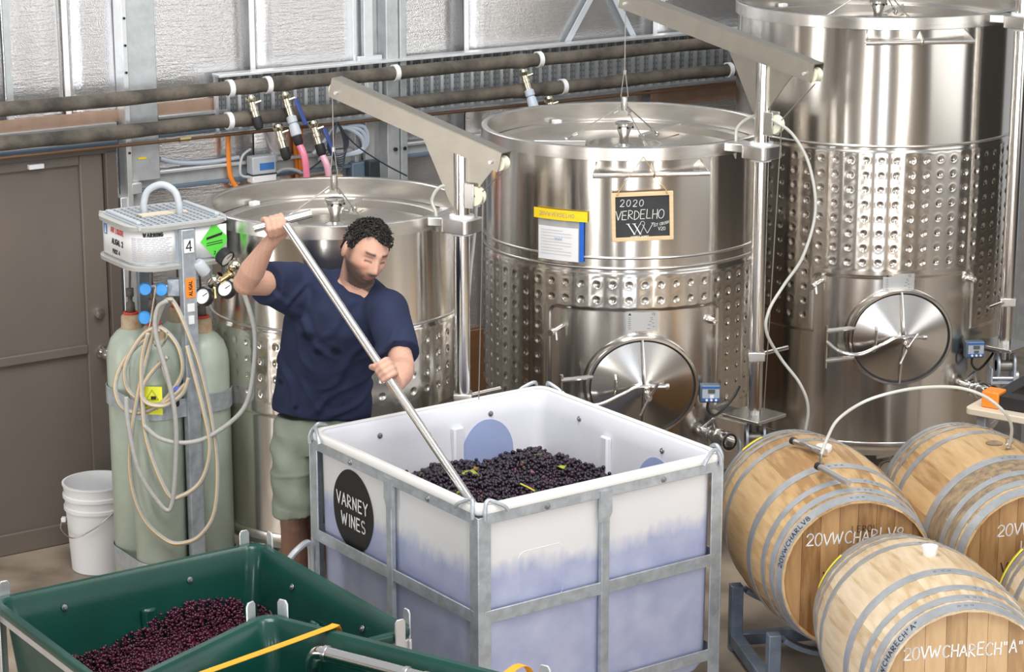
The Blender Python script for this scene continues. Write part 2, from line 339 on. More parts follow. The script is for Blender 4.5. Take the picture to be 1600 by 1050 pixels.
def strokes(txt, h, gap=.16, slant=0., jit=0.):
    out = []; x = 0; R = random.Random(txt)
    for ch in txt:
        dy = R.uniform(-jit, jit); sc = 1+R.uniform(-jit, jit)
        for pl in GL[ch]: out.append([((x+p[0]+slant*p[1])*h, (p[1]*sc+dy)*h) for p in pl])
        x += ADV.get(ch, .66)+gap
    return out, (x-gap)*h
def write(mb, txt, h, fn, w, gap=.16, slant=0., jit=0., center=True, sub=1):
    """fn(x,y)->3D point; ribbons of width w"""
    S, L = strokes(txt, h, gap, slant, jit); ox = -L/2 if center else 0
    for pl in S:
        P = []
        for a, b_ in zip(pl[:-1], pl[1:]):
            for i in range(sub): P.append((a[0]+(b_[0]-a[0])*i/sub, a[1]+(b_[1]-a[1])*i/sub))
        P.append(pl[-1]); P = np.array(P)
        for a, b_ in zip(P[:-1], P[1:]):
            d = b_-a; l = np.linalg.norm(d)
            if l < 1e-9: continue
            d = d/l; q = np.array([-d[1], d[0]])*w/2; e = d*w*.35
            mb.add([fn(*(p_+np.array([ox, 0]))) for p_ in(a-e-q, b_+e-q, b_+e+q, a-e+q)], [(0, 1, 2, 3)])
    return L
def planefn(o, ex, ey):
    o, ex, ey = np.array(o, float), np.array(ex, float), np.array(ey, float)
    return lambda x, y: o+ex*x+ey*y
# ------------------------------------------------------------------ the shed
WA = RD(34.2); WX, WY = -.248, 11.496
def wthing(name, label, cat, s=0., z=0., d=0., group=None, kind=None):
    return thing(name, label, cat, (WX+cos(WA)*s+sin(WA)*d, WY+sin(WA)*s-cos(WA)*d, z), WA, group, kind)
o = MB().box((0, 5, -.05), (22, 20, .1)).build('floor', 'floor'); tag(o, 'stained tan concrete floor of the winery shed', 'floor', kind='structure')
wall = wthing('wall_back', 'silver foil lined back wall of the shed', 'wall', kind='structure')
MB().box((.3, .07, 1.7), (8.4, .1, 3.4)).build('wall_core', 'galv_wall', wall)
seams = [-3.8, -2.37, -2.08, -1.16, .016, 1.177, 2.35, 3.6]
for i, (a, b_) in enumerate(zip(seams[:-1], seams[1:])):
    w = b_-a; g = MB(); nx, nz = 10, 12; V = []
    tl = [.012, -.02, .01, -.012, .015, -.014, .01][i]
    for k in range(nz+1):
        for j in range(nx+1):
            u_ = j/nx; V.append((a+.004+u_*(w-.008), -.004-.012*sin(pi*u_)-tl*(u_-.5)*.4-.004*sin(k*1.7+i), .02+k/nz*3.3))
    g.add(V, [(k*(nx+1)+j, k*(nx+1)+j+1, (k+1)*(nx+1)+j+1, (k+1)*(nx+1)+j) for k in range(nz) for j in range(nx)])
    ob = g.build('foil_sheet', 'foil', wall, smooth=180); sm = ob.modifiers.new('thick', 'SOLIDIFY'); sm.thickness = .006; sm.offset = -1
for s_ in seams[2:6]: MB().box((s_, -.022, 2.55), (.024, .008, 1.5)).build('seam_strip', 'white_pl', wall)
MB().box((-2.35, -.022, 2.55), (.03, .008, 1.5)).build('seam_strip', 'galv_wall', wall)
MB().box((-2.7, -.03, 1.94), (1.9, .012, .055)).build('warm_reflection_strip', 'warm_reflect', wall)  # warm tint reflected in the foil, painted as thin strips
MB().box((-1.30, -.03, 1.95), (.72, .012, .055)).build('warm_reflection_strip', 'warm_reflect', wall)
MB().box((1.75, -.03, 1.79), (1.2, .012, .16)).build('warm_reflection_strip', 'warm_reflect', wall)
MB().box((.75, -.035, .34), (2.5, .02, .68)).build('plywood_board', mat('brown_plywood', (.24, .115, .05), .6, 0, var=.15, vscale=8, stretch=(1, 1, 5)), wall)
# other sides of the hall, behind the camera
def sidewall(name, lab, loc, rz, L, piers, h=4.6, m='hallwall'):
    w = thing(name, lab, 'wall', loc, rz, kind='structure')
    for a, b_ in piers: MB().box(((a+b_)/2, 0, h/2), (b_-a, .15, h)).build('wall_panel', m, w)
    return w
M['hallwall'] = mat('brown_hall_wall', (.26, .205, .155), .7, 0, var=.2, vscale=1.5)
M['halldark'] = mat('dark_hall_wall', (.05, .045, .04), .7)
sidewall('wall_front', 'brown hall wall with gaps for added light strips facing the tanks', (0, .66, 0), 0, 16, [(-8, -4.5), (-3.7, -1.45), (-1.05, 1.0), (1.7, 4.0), (4.6, 8)], h=2.4)  # unseen wall set forward, its gaps hold the added light strips
sidewall('wall_right', 'dark hall wall at the right end of the shed', (7.2, 6, 0), pi/2, 16, [(-8, 2.4)], h=.85, m='halldark')
MB().box((5.2, 0, 2.3), (5.4, .15, 4.6)).build('wall_panel', 'halldark', bpy.data.objects['wall_right'])
sidewall('wall_left', 'brown hall wall at the left end of the shed', (-7.0, 4, 0), pi/2, 14, [(-6, -2.2), (-1.2, .8), (2.0, 5)])
# columns, girts, braces
t = wthing('steel_column', 'wide galvanised wall column ending above the gas cylinder pack', 'column', -1.75, 0)
MB().box((.005, -.05, 2.47), (.145, .05, 1.66)).build('web', 'galv_wall', t, bevel=.004)
MB().box((-.085, -.062, 2.42), (.026, .085, 1.78)).build('flange', 'zinc', t, bevel=.003)
for k in range(7): MB().cyl((-.085, -.104, 1.78+k*.12), (-.085, -.110, 1.78+k*.12), .006, n=8).build('bolt', 'black', t)
MB().box((-.055, -.07, 1.615), (.05, .07, .05)).build('foot_cleat', 'zinc', t, bevel=.003)
MB().box((-.01, -.077, 1.745), (.042, .003, .009)).build('yellow_tag', 'yellow', t)
t = wthing('steel_column', 'double galvanised column standing behind the left tank', 'column', -.45, 0)
MB().box((.0, -.055, 1.6), (.068, .08, 3.2)).build('web', 'galv_wall', t, bevel=.004)
MB().box((.055, -.06, 1.6), (.036, .09, 3.2)).build('flange', 'galv_wall', t, bevel=.004)
MB().box((-.178, -.03, 1.6), (.02, .04, 3.2)).build('flange', 'zinc', t, bevel=.003)
MB().box((-.11, -.045, 1.6), (.05, .03, 3.2)).build('stiffener', 'zinc', t, bevel=.003)
MB().box((-.11, -.065, 2.10), (.13, .02, .03)).build('cleat', 'zinc', t, bevel=.003)
for dx in(.005, .055): MB().cyl((dx, -.094, 1.66), (dx, -.110, 1.66), .009, n=10).build('bolt', 'black', t)
t = wthing('steel_column', 'galvanised door post beside the brown door', 'column', -1.895, 0)
MB().box((.03, -.05, .79), (.035, .09, 1.58)).build('web', 'zinc', t, bevel=.003)
MB().box((.095, -.03, .8), (.10, .05, 1.56)).build('flange', 'galv_wall', t, bevel=.003)
def girt(lab, s0, s1, z0, z1, d=.035):
    t = wthing('steel_girt', lab, 'girt', s0, z0); w = s1-s0; h = z1-z0
    MB().box((w/2, -d+.012, h/2), (w, .02, h)).build('web', 'galv_wall', t, bevel=.003)
    MB().box((w/2, -d, h-.008), (w, .05, .016)).build('lip', 'zinc', t, bevel=.003)
    MB().box((w/2, -d, .008), (w, .05, .016)).build('lip', 'bluepanel', t, bevel=.003)
girt('galvanised girt running above the brown door', -3.5, -1.868, 1.815, 1.915)
girt('short galvanised girt right of the wide column', -1.665, -1.32, 1.825, 1.925)
girt('galvanised girt behind the junction box and pink hoses', -1.79, -.655, 1.585, 1.675)
girt('galvanised girt between the left and middle tanks', -.36, 1.5, 1.60, 1.675)
for a, b_, lab in(((.585, 2.055), (.93, 2.56), 'left diagonal brace strap on the foil wall'), ((1.045, 2.055), (.74, 2.56), 'right diagonal brace strap on the foil wall')):
    t = MB().bar((0, 0, 0), (b_[0]-a[0], 0, b_[1]-a[1]), .006, .03, up=(-(b_[1]-a[1]), 0, b_[0]-a[0])).build('brace_strap', 'grey_pl'); t.location = (WX+cos(WA)*a[0]+sin(WA)*.04, WY+sin(WA)*a[0]-cos(WA)*.04, a[1]); t.rotation_euler = (0, 0, WA)
    tag(t, lab, 'brace')
# door
t = wthing('door_1', 'brown painted door with a round knob and deadbolt', 'door', -2.48, 0, kind='structure')
MB().box((0, -.03, .89), (1.0, .04, 1.78)).build('slab', 'wallbrown', t)
MB().box((.475, -.058, .895), (.11, .02, 1.79)).build('stile', 'wallbrown', t, bevel=.006)
MB().box((-.03, -.058, .05), (.9, .02, .1)).build('bottom_rail', 'wallbrown', t, bevel=.006)
MB().box((-.03, -.060, .90), (.9, .024, .045)).build('lock_rail', 'wallbrown', t, bevel=.006)
MB().box((-.03, -.058, 1.765), (.9, .02, .05)).build('top_rail', 'wallbrown', t, bevel=.006)
MB().box((.56, -.05, .90), (.055, .09, 1.80)).build('jamb', 'doorframe', t, bevel=.004)
MB().box((.03, -.05, 1.80), (1.12, .09, .025)).build('jamb', 'doorframe', t, bevel=.004)
k = MB().lathe([(0, .075), (.018, .073), (.027, .06), (.027, .045), (.014, .035), (.012, .012), (.03, .01), (.032, 0)], 20, (.488, -.068, .878), (0, -1, 0)).build('knob', 'chrome', t)
MB().lathe([(0, .022), (.022, .02), (.026, 0)], 18, (.478, -.068, 1.06), (0, -1, 0)).build('deadbolt', 'chrome', t)
MB().box((.21, -.075, 1.76), (.07, .03, .022)).build('closer_bracket', 'white_pl', t, bevel=.003)
# cable tray behind the pipes
t = wthing('cable_tray', 'long slotted galvanised cable tray along the foil wall', 'cable tray', -1.385, 1.82)
Ltr = 3.2
MB().box((Ltr/2, -.085, .268), (Ltr, .07, .014)).build('top_flange', 'zinc', t, bevel=.002)
MB().box((Ltr/2, -.085, .006), (Ltr, .07, .012)).build('bottom_flange', 'zinc', t, bevel=.002)
me = MB().box((0, -.060, .137), (.016, .018, .255)).mesh('slat'); me.materials.append(M['zinc'])
me2 = MB().box((0, -.052, .137), (.016, .004, .255)).mesh('perforated_strip'); me2.materials.append(mat('dull_zinc', (.36, .38, .38), .5, .5))
hol = MB()
for z in np.arange(.04, .25, .028): hol.box((0, -.0548, z), (.006, .002, .009))
me3 = hol.mesh('slots'); me3.materials.append(M['bluepanel'])
for i in range(int(Ltr/.058)):
    x = .012+i*.058
    q = link(bpy.data.objects.new('slat', me)); q.parent = t; q.location = (x, 0, 0)
    for dx in(.021, .040):
        q = link(bpy.data.objects.new('perforated_strip', me2)); q.parent = t; q.location = (x+dx, 0, 0)
        r_ = link(bpy.data.objects.new('slot_row', me3)); r_.parent = q
# insulated pipes
def ipipe(lab, z, clamps, lumps):
    t = wthing('insulated_pipe', lab, 'pipe', 0, z, .18); s = np.linspace(-3.4, 1.82, 140)
    rr = .0315+.0006*np.sin(s*9)+.0008*np.sin(s*23+1)
    for a in lumps: rr = rr+.0055*np.exp(-((s-a)/.045)**2)
    MB().tube(np.c_[s, .002*np.sin(s*7), .002*np.sin(s*5+2)], rr, 14).build('lagging', 'foam', t, smooth=60)
    for a in clamps:
        MB().lathe([(.033, -.012), (.040, -.012), (.040, .012), (.033, .012)], 20, (a, 0, 0), (1, 0, 0)).build('pipe_clamp', 'white_pl', t)
        MB().box((a, .06, 0), (.02, .07, .02)).build('clamp_bracket', 'zinc', t)
    return t
pu = ipipe('upper dark lagged pipe along the foil wall', 2.04, [-1.365, -1.172, -.49, .335], [-1.27, -1.09, .22])
pl = ipipe('lower dark lagged pipe along the foil wall', 1.893, [-1.375, .48, 1.54], [-1.27, -1.0, -.95, .25, .41])
t = wthing('copper_pipe', 'thin brown copper pipe below the lagged pipes', 'pipe', 0, 1.816, .13)
MB().tube([(-3.4, 0, .008), (-1.2, 0, .004), (1.8, 0, -.012)], .0075, 8).build('run', 'copper', t)
MB().cyl((-1.60, 0, .006), (-1.545, 0, .006), .012, n=10).build('coupling', 'brass', t)
# taps on the pipes
def tap(lab, s, z, L=.14, lever=None, body=None, dd=.23, lean=.25, hose=None, hl=.2, group='taps on the lagged pipes'):
    t = wthing('hose_tap', lab, 'tap', s, z, .18, group); d = np.array([lean*.5, -.35, -1.]); d /= np.linalg.norm(d); p = np.array([0, -.025, -.02])
    MB().lathe([(0, 0), (.022, 0), (.026, .012), (.022, .024), (.017, .03), (.017, L*.45), (.021, L*.48), (.021, L*.62), (.017, L*.64), (.017, L)], 14, p, d).build('valve_body', 'nickel', t)
    MB().cyl(p+d*L*.3+np.array([.008, -.008, 0]), p+d*L*.3+np.array([.035, -.02, .01]), .006, n=8).build('stem', 'nickel', t)
    e = p+d*L
    if body:
        MB().lathe([(.018, 0), (.024, .005), (.024, .03), (.018, .035), (.024, .045), (.026, .09), (.016, .1)], 14, e, d).build('grey_fitting', body, t); e = e+d*.095
    MB().lathe([(.018, -.012), (.023, -.01), (.023, .03), (.016, .045)], 14, e, d).build('collar', 'black', t); e = e+d*.045
    if lever: MB().bar(p+d*L*.35+np.array([.036, -.02, .01]), p+d*(L*.35+.115)+np.array([.048, -.03, 0]), .01, .022, up=(1, 0, 0)).build('lever', 'blue_h', t, bevel=.004)
    if hose:
        MB().tube(bez([e, e+d*.1, e+d*.1+np.array([.02, .02, -hl])], 8), .0165, 12).build('hose_tail', hose, t)
tap('small nickel tap hanging left under the upper pipe', -1.275, 2.02, .11)
tap('tap with blue lever feeding the deep pink hose', -1.10, 2.02, .11, True, 'grey_pl', hose='pink', hl=.35)
tap('nickel tap with black end cap on the lower pipe', -1.14, 1.875, .12)
tap('tap with blue lever feeding the pale pink hose', -.955, 1.875, .12, True, hose='pink2', hl=.35)
tap('nickel tap with lilac fitting behind the middle tank', .225, 2.02, .10, None, 'ltblue')
tap('small nickel tap just behind the middle tank rim', .375, 1.875, .12)
# electrics between the girts
t = wthing('junction_box', 'grey junction box below the lagged pipes', 'box', -1.17, 1.585, .1)
MB().box((0, 0, .075), (.125, .06, .085)).build('cover', 'grey_pl', t, bevel=.006)
MB().box((0, 0, .012), (.125, .06, .038)).build('base', 'white_pl', t, bevel=.006)
MB().box((0, 0, .032), (.128, .063, .004)).build('gasket', 'ink', t)
MB().box((.012, -.031, .07), (.075, .002, .032)).build('print', 'logoblue', t)
MB().tube(bez([(-.06, 0, .02), (-.11, 0, .04), (-.10, 0, .12), (-.05, .01, .15)], 8), .006, 8).build('cable', 'grey_pl', t)
MB().tube(bez([(.055, 0, .06), (.08, 0, .10), (.05, .01, .16), (.03, .01, .22)], 8), .006, 8).build('cable', 'grey_pl', t)
MB().tube(bez([(.062, 0, .02), (.12, 0, .04), (.20, .01, .02), (.26, .01, -.03)], 8), .008, 8).build('cable', 'grey_pl', t)
t = wthing('orange_conduit', 'orange conduit dropping from the tray left of the junction box', 'conduit', -1.318, 1.3, .06)
MB().tube(bez([(0, 0, .53), (0, 0, .36), (.015, 0, .29), (.06, 0, .24), (.16, 0, .2), (.2, 0, .05)], 8), .011, 10).build('pipe', 'orange', t)
t = wthing('orange_conduit', 'orange conduit bundle between the pink hoses', 'conduit', -.96, 1.3, .04)
for dx in(0, .018, .036): MB().tube(bez([(dx, 0, .53), (dx+.002, 0, .4), (dx+.01, -.005, .2), (dx+.012, 0, 0)], 6), .009, 8).build('pipe', 'orange', t)
t = wthing('bulkhead_lamp', 'warm glowing bulkhead lamp low on the wall behind the left tank', 'lamp', -.80, 1.50, .05)
MB().box((0, 0, .03), (.17, .04, .06)).build('housing', 'pine', t, bevel=.008)
MB().box((0, -.022, .035), (.11, .01, .022)).build('lens', 'lampglow', t, bevel=.004)
t = wthing('control_cabinet', 'dark blue panel cabinet beside the double column', 'cabinet', -.61, 1.3, .03)
MB().box((0, -.01, .15), (.12, .07, .32)).build('body', 'bluepanel', t, bevel=.006)
MB().box((.035, -.07, .27), (.06, .05, .10)).build('relay', 'darkbox', t, bevel=.005)
t = wthing('hose_coil', 'pale blue hose coiled over the wall girt', 'hose', -.72, 1.62, .09)
for k in range(3): MB().tube(bez([(-.17+.03*k, 0, .06+.015*k), (-.05, -.015, .16+.01*k), (.09-.01*k, -.02, .17-.02*k), (.12-.01*k, 0, .07-.01*k), (.0, 0, .035), (-.14, 0, .03)], 8), .010, 8).build('loop', 'ltblue', t)
t = wthing('cable_coil', 'coil of dark cable hanging from the tray', 'cable', -.79, 1.62, .15)
for k in range(6): MB().tube(bez([(0, 0, .21), (-.03-.006*k, -.01, .12), (-.02-.004*k, -.01, .02+.008*k), (.02, -.015, .01+.01*k), (.025+.005*k, -.01, .12), (.0, 0, .21)], 6), .0035, 6).build('loop', 'darkbox', t)
MB().tube(bez([(.0, 0, .2), (.08, -.02, .1), (.22, -.03, .0), (.36, -.03, -.08)], 8), .004, 6).build('tail', 'darkbox', t)
MB().tube(bez([(-.02, 0, .1), (-.12, -.02, .03), (-.24, -.03, -.03), (-.36, -.03, -.12)], 8), .004, 6).build('tail', 'darkbox', t)
t = wthing('wall_conduit', 'pale conduit sagging beside the wide column', 'conduit', -1.66, 1.70, .05)
MB().tube(bez([(0, 0, .03), (.1, 0, .0), (.25, 0, -.012), (.4, 0, -.005)], 8), .010, 8).build('pipe', 'ltblue', t)
# ------------------------------------------------------------------ tanks
def sstep(x, a, b_): t = np.clip((x-a)/(b_-a), 0, 1); return t*t*(3-2*t)
def shell_mesh(R, zb, zt, jz0, jz1, cut, th0, pitch, ztop, fine=.0042):
    nth = int(RD(200)*R/fine); th = np.r_[np.linspace(-100, 100, nth), np.linspace(100, 260, 50)[1:-1]]
    zs = np.r_[np.linspace(zb, jz0-.03, 12), np.arange(jz0-.03+fine, jz1+.03, fine), np.linspace(jz1+.03, zt, 16)[1:]]
    T, Z = np.meshgrid(th, zs); c0, c1, cz = cut
    # signed distance to jacket edge
    d = np.minimum(Z-jz0, jz1-Z)
    xx = RD(1)*(T-(c0+c1)/2)*R; hw = RD(c1-c0)/2*R
    qx = np.abs(xx)-hw+.03; qz = Z-cz+.03
    dc = np.minimum(np.maximum(qx, qz), 0)+np.hypot(np.maximum(qx, 0), np.maximum(qz, 0))-.03
    d = np.minimum(d, dc)
    m = sstep(d, -.004, .012); D = .0045*m
    # dimples
    u = (T-th0)/pitch; k = np.round(u); du = (u-k)*RD(pitch)*R; v = (ztop-Z)/.068; j = np.round(v); dv = (v-j)*.068
    r = np.hypot(du, dv)
    # is the dimple centre inside the jacket
    Tc = th0+k*pitch; Zc = ztop-j*.068
    xc = np.abs(RD(1)*(Tc-(c0+c1)/2)*R)-hw; zc = Zc-cz
    dcc = np.where((xc > 0) | (zc > 0), np.maximum(xc, zc), -1)
    ok = (np.minimum(np.minimum(Zc-jz0, jz1-Zc), dcc) > .022) & (np.abs(Tc) < 98)
    D = D+ok*(-.0040*np.exp(-(r/.0105)**3)+.0012*np.exp(-(r/.004)**2)+.0005*np.exp(-((r-.017)/.006)**2))
    D = D+m*ok*.0005*np.cos(du/(RD(pitch)*R)*2*pi)*-1
    # soft unevenness of rolled sheet
    D = D+.0010*np.sin(T*.11+Z*1.3)*np.sin(Z*5+1)+.0006*np.sin(T*.33+2+Z*.7)
    rr = R+D; V = np.stack([rr*np.sin(np.radians(T)), -rr*np.cos(np.radians(T)), Z], -1).reshape(-1, 3)
    nz, nt_ = len(zs), len(th)
    a = (np.arange(nz-1)[:, None]*nt_+np.arange(nt_)[None]).ravel(); b_ = (np.arange(nz-1)[:, None]*nt_+(np.arange(nt_)+1)[None] % nt_).ravel()
    Q = np.stack([a, b_, b_+nt_, a+nt_], 1)
    me = bpy.data.meshes.new('shell'); me.vertices.add(len(V)); me.vertices.foreach_set('co', V.ravel().astype(np.float32))
    me.loops.add(Q.size); me.loops.foreach_set('vertex_index', Q.ravel().astype(np.int32)); me.polygons.add(len(Q))
    me.polygons.foreach_set('loop_start', (np.arange(len(Q))*4).astype(np.int32)); me.polygons.foreach_set('loop_total', np.full(len(Q), 4, np.int32))
    me.update(calc_edges=True); me.validate(); return me
def pol(th, r, z): return np.array([r*sin(RD(th)), -r*cos(RD(th)), z])
def ring(mb, R, z, r, n=96): return mb.tube([pol(360*i/n, R, z) for i in range(n)], r, 8, closed=True)
def onshell(o, th, r, z): o.location = pol(th, r, z); o.rotation_euler = (0, 0, RD(th)); return o
def cpatch(R, t0, t1, z0, z1, n=10, skew=0.):
    mb = MB(); V = []
    for i in range(n+1):
        t = t0+(t1-t0)*i/n
        for rr in(R, R+.002):
            for z in(z0, z1): V.append(pol(t, rr, z+skew*i/n))
    F = [(0, 1, 3, 2), (n*4+0, n*4+2, n*4+3, n*4+1)]
    for i in range(n):
        a = i*4; b_ = a+4; F += [(a+2, a+3, b_+3, b_+2), (a, b_, b_+1, a+1), (a+1, b_+1, b_+3, a+3), (a, a+2, b_+2, b_)]
    return mb.add(V, F)
def tank(label, c, R, zr, zb, jz0, jz1, cut, th0, pitch, ztop, bands, manway=None, rod=None, legs=(43, -47, 137, -133)):
    t = thing('wine_tank', label, 'tank', (c[0], c[1], 0), group='stainless wine tanks'); Rs = R-.012
    sh = put('shell', shell_mesh(Rs, zb, zr-.05, jz0, jz1, cut, th0, pitch, ztop), 'steel', t, smooth=180)
    MB().lathe([(Rs-.004, zr-.06), (R, zr-.055), (R, zr-.003), (R-.004, zr), (R-.026, zr), (R-.03, zr-.004), (R-.03, zr-.3)], 128).build('rim', 'steel_rim', t, smooth=30)
    MB().lathe([(Rs-.001, zb+.004), (Rs-.02, zb-.035), (Rs-.2, zb-.07), (0, zb-.10)], 96).build('bottom', 'steel_in', t, smooth=50)
    MB().lathe([(Rs+.001, zb-.005), (Rs+.004, zb), (Rs+.004, zb+.03), (Rs+.001, zb+.035)], 128).build('base_band', 'steel_rim', t)
    for z in bands: ring(MB(), Rs+.0015, z, .006).build('weld_band', 'satin', t)
    for a in legs:
        lg = MB().cyl(pol(a, Rs-.07, zb-.03), pol(a, Rs-.07, .09), .035, n=16).build('leg', 'satin', t)
        MB().lathe([(0, .02), (.012, .1), (.012, .02), (.05, .018), (.055, 0)], 20, pol(a, Rs-.07, 0)).build('foot_pad', 'satin', lg)
    if rod:
        a0, a1, z = rod; p, q = pol(a0, Rs+.075, z), pol(a1, Rs+.075, z)
        MB().cyl(p, q, .0105, n=14).build('ladder_bar', 'chrome', t)
        for a, e in((a0, p), (a1, q)):
            w = pol(a, Rs-.01, z); MB().prism([(-.02, -.016), (.072, -.012), (.086, .0), (.072, .012), (.01, .05), (-.02, .05)], w, pol(a, 1, 0), (0, 0, 1), pol(a+90, 1, 0), .005).build('bar_bracket', 'satin', t)
        am = (a0+a1)/2+.8; MB().bar(pol(am, Rs-.01, z+.035), pol(am, Rs+.045, z+.0), .006, .03).build('bar_bracket', 'satin', t)
    if manway: door(t, Rs, *manway)
    return t
def door(t, Rs, th, z, w, h):
    d = thing('manway', None, None); d.parent = t; onshell(d, th, Rs, z)   # local -y is outwards
    def ell(a, b_, y, n=72): return np.array([(a*cos(2*pi*i/n), y, b_*sin(2*pi*i/n)) for i in range(n)])
    a, b_ = w/2, h/2; off = Rs*(1-cos(a/Rs))
    MB().loft([ell(a-.004, b_-.004, off+.02), ell(a+.012, b_+.012, off+.005), ell(a+.008, b_+.008, -.03), ell(a+.004, b_+.004, -.038), ell(a-.006, b_-.006, -.038), ell(a-.01, b_-.01, 0)], caps=False).build('collar', 'chrome', d, smooth=50)
    ring_ = [ell(a-.012, b_-.012, -.030)]
    MB().tube(ell(a-.010, b_-.010, -.028), .006, 8, closed=True).build('gasket', 'black', d)
    cone = [ell((a-.013)*k, (b_-.013)*k, -.030-.052*(1-k)) for k in(1, .93, .8, .6, .4, .2, .06)]
    MB().loft(cone[::-1]).build('door_disc', 'steel_door', d, smooth=60)
    MB().tube([(-.004, -.034, b_-.005), (-.002, -.065, b_*.55), (.0, -.10, .0), (.0, -.065, -b_*.55), (.004, -.034, -b_+.005)], .007, 8).build('strongback', 'chrome', d)
    hub = MB().cyl((.012, -.06, -.01), (.012, -.135, -.018), .016, n=14).build('hub', 'chrome', d)
    MB().cyl((.012, -.10, -.018), (.012, -.15, -.022), .010, n=12).build('spindle', 'chrome', d)
    MB().cyl((.012, -.132, -.02), (-.024, -.14, -.095), .0065, n=10).build('handle_spoke', 'chrome', d)
    MB().cyl((.012, -.132, -.02), (.052, -.14, .045), .0065, n=10).build('handle_spoke', 'chrome', d)
    MB().tube(bez([(-a-.115, -.07, -.003), (-a-.06, -.10, -.04), (-a+.03, -.115, -.052), (-a+.14, -.105, -.01), (-.03, -.10, .018), (.09, -.095, .017)], 8), .0085, 10).build('hinge_arm', 'chrome', d)
    MB().cyl((.09, -.095, .017), (.105, -.095, .017), .013, n=12).build('arm_end', 'chrome', d)
    MB().cyl((-a-.115, -.055, .07), (-a-.115, -.055, -.13), .008, n=10).build('hinge_pin', 'chrome', d)
    for zz in(.045, -.095): MB().cyl((-a-.118, -.055, zz), (-a+.02, -.03, zz+.006), .011, n=10).build('hinge_lug', 'chrome', d)
    MB().tube([(-a+.115, -.055, .06), (-a+.113, -.085, .05), (-a+.108, -.085, -.04), (-a+.106, -.06, -.055)], .006, 8).build('grab_handle', 'chrome', d)
M['steel_door'] = mat('stainless_door', (.70, .67, .63), .19, 1)
def fittings(t, Rs, thv, zv, thc, zc, tht, zt_, thn, zn, thp, zp, two=False):
    """valve, temperature controller, sample tap, nozzle, nameplate as parts of the tank"""
    v = thing('butterfly_valve', None, None); v.parent = t; onshell(v, thv, Rs, zv)
    MB().lathe([(.028, .03), (.028, -.05), (.042, -.052), (.042, -.066), (.034, -.068), (.034, -.09), (.042, -.092), (.042, -.106), (.036, -.108), (.036, -.16), (.044, -.162), (.044, -.18), (.03, -.18), (.03, -.12), (0, -.12)], 28, (0, 0, 0), (0, 1, 0)).build('body', 'chrome', v)
    MB().lathe([(.03, -.1805), (.037, -.1805), (.037, -.184), (.03, -.184)], 28, (0, 0, 0), (0, 1, 0)).build('seal', 'black', v)
    MB().bar((0, -.08, .03), (-.02, -.085, .085), .012, .02).build('handle', 'satin', v, bevel=.003)
    MB().bar((-.02, -.085, .085), (-.10, -.10, .055), .012, .014).build('lever', 'chrome', v, bevel=.003)
    c = thing('temperature_controller', None, None); c.parent = t; onshell(c, thc, Rs, zc); c.rotation_euler = (0, 0, RD(thc-34))
    MB().cyl((-.03, .06, -.01), (-.015, -.05, -.005), .012, n=12).build('probe', 'black', c)
    MB().box((.0, -.07, 0), (.088, .045, .08)).build('case', 'tank_grey', c, bevel=.006)
    MB().box((.004, -.0945, .004), (.074, .004, .066)).build('face', 'ctrl_face', c)
    MB().box((.004, -.0965, -.024), (.074, .004, .014)).build('blue_band', 'ctrl_blue', c); MB().box((.004, -.0965, .031), (.074, .004, .010)).build('blue_band', 'ctrl_blue', c)
    MB().box((.006, -.0975, .014), (.030, .004, .016)).build('screen', 'screen', c)
    if two: MB().box((.006, -.0975, -.008), (.022, .004, .012)).build('screen', 'screen', c)
    else: MB().box((.008, -.0975, -.010), (.016, .004, .014)).build('button', 'paper', c)
    for dx in(-.014, .006, .026): MB().cyl((dx, -.098, -.025), (dx, -.101, -.025), .0055, n=10).build('button', 'paper', c)
    MB().tube(bez([(-.005, -.07, -.04), (-.005, -.075, -.075), (.03, -.07, -.10), (.10, -.02, -.05), (.14, .03, -.0)], 8), .006, 8).build('cable', 'black', c)
    s = thing('sample_tap', None, None); s.parent = t; onshell(s, tht, Rs, zt_)
    MB().cyl((0, .01, 0), (-.01, -.075, -.012), .011, n=12).build('stem', 'chrome', s); MB().cyl((-.01, -.06, -.01), (-.012, -.085, -.013), .015, n=12).build('knob', 'satin', s)
    MB().cyl((-.004, -.05, -.008), (.002, -.052, -.05), .006, n=10).build('spout', 'chrome', s)
    n_ = thing('nozzle', None, None); n_.parent = t; onshell(n_, thn, Rs, zn)
    MB().lathe([(.022, .01), (.016, -.012), (.016, -.035), (.011, -.035), (.011, -.02), (0, -.02)], 18, (0, 0, 0), (0, 1, 0)).build('stub', 'chrome', n_)
    p = cpatch(Rs+.003, thp-6.3, thp+6.3, zp-.042, zp+.042).build('nameplate', mat('nameplate_steel', (.55, .55, .54), .45, .8), t)
    tx = MB(); fn = lambda x, y: pol(thp+math.degrees(x/Rs), Rs+.0058, zp+y)
    for i in range(7):
        y = .016-i*.008; tx.add([fn(-.06, y), fn(.045+.015*sin(i*3), y), fn(.045+.015*sin(i*3), y+.0016), fn(-.06, y+.0016)], [(0, 1, 2, 3)])
    tx.add([fn(-.06, .028), fn(-.046, .028), fn(-.053, .039)], [(0, 1, 2)])
    write(tx, 'CE', .009, lambda x, y: fn(x+.05, y+.028), .0012); tx.build('plate_print', 'ink', p)
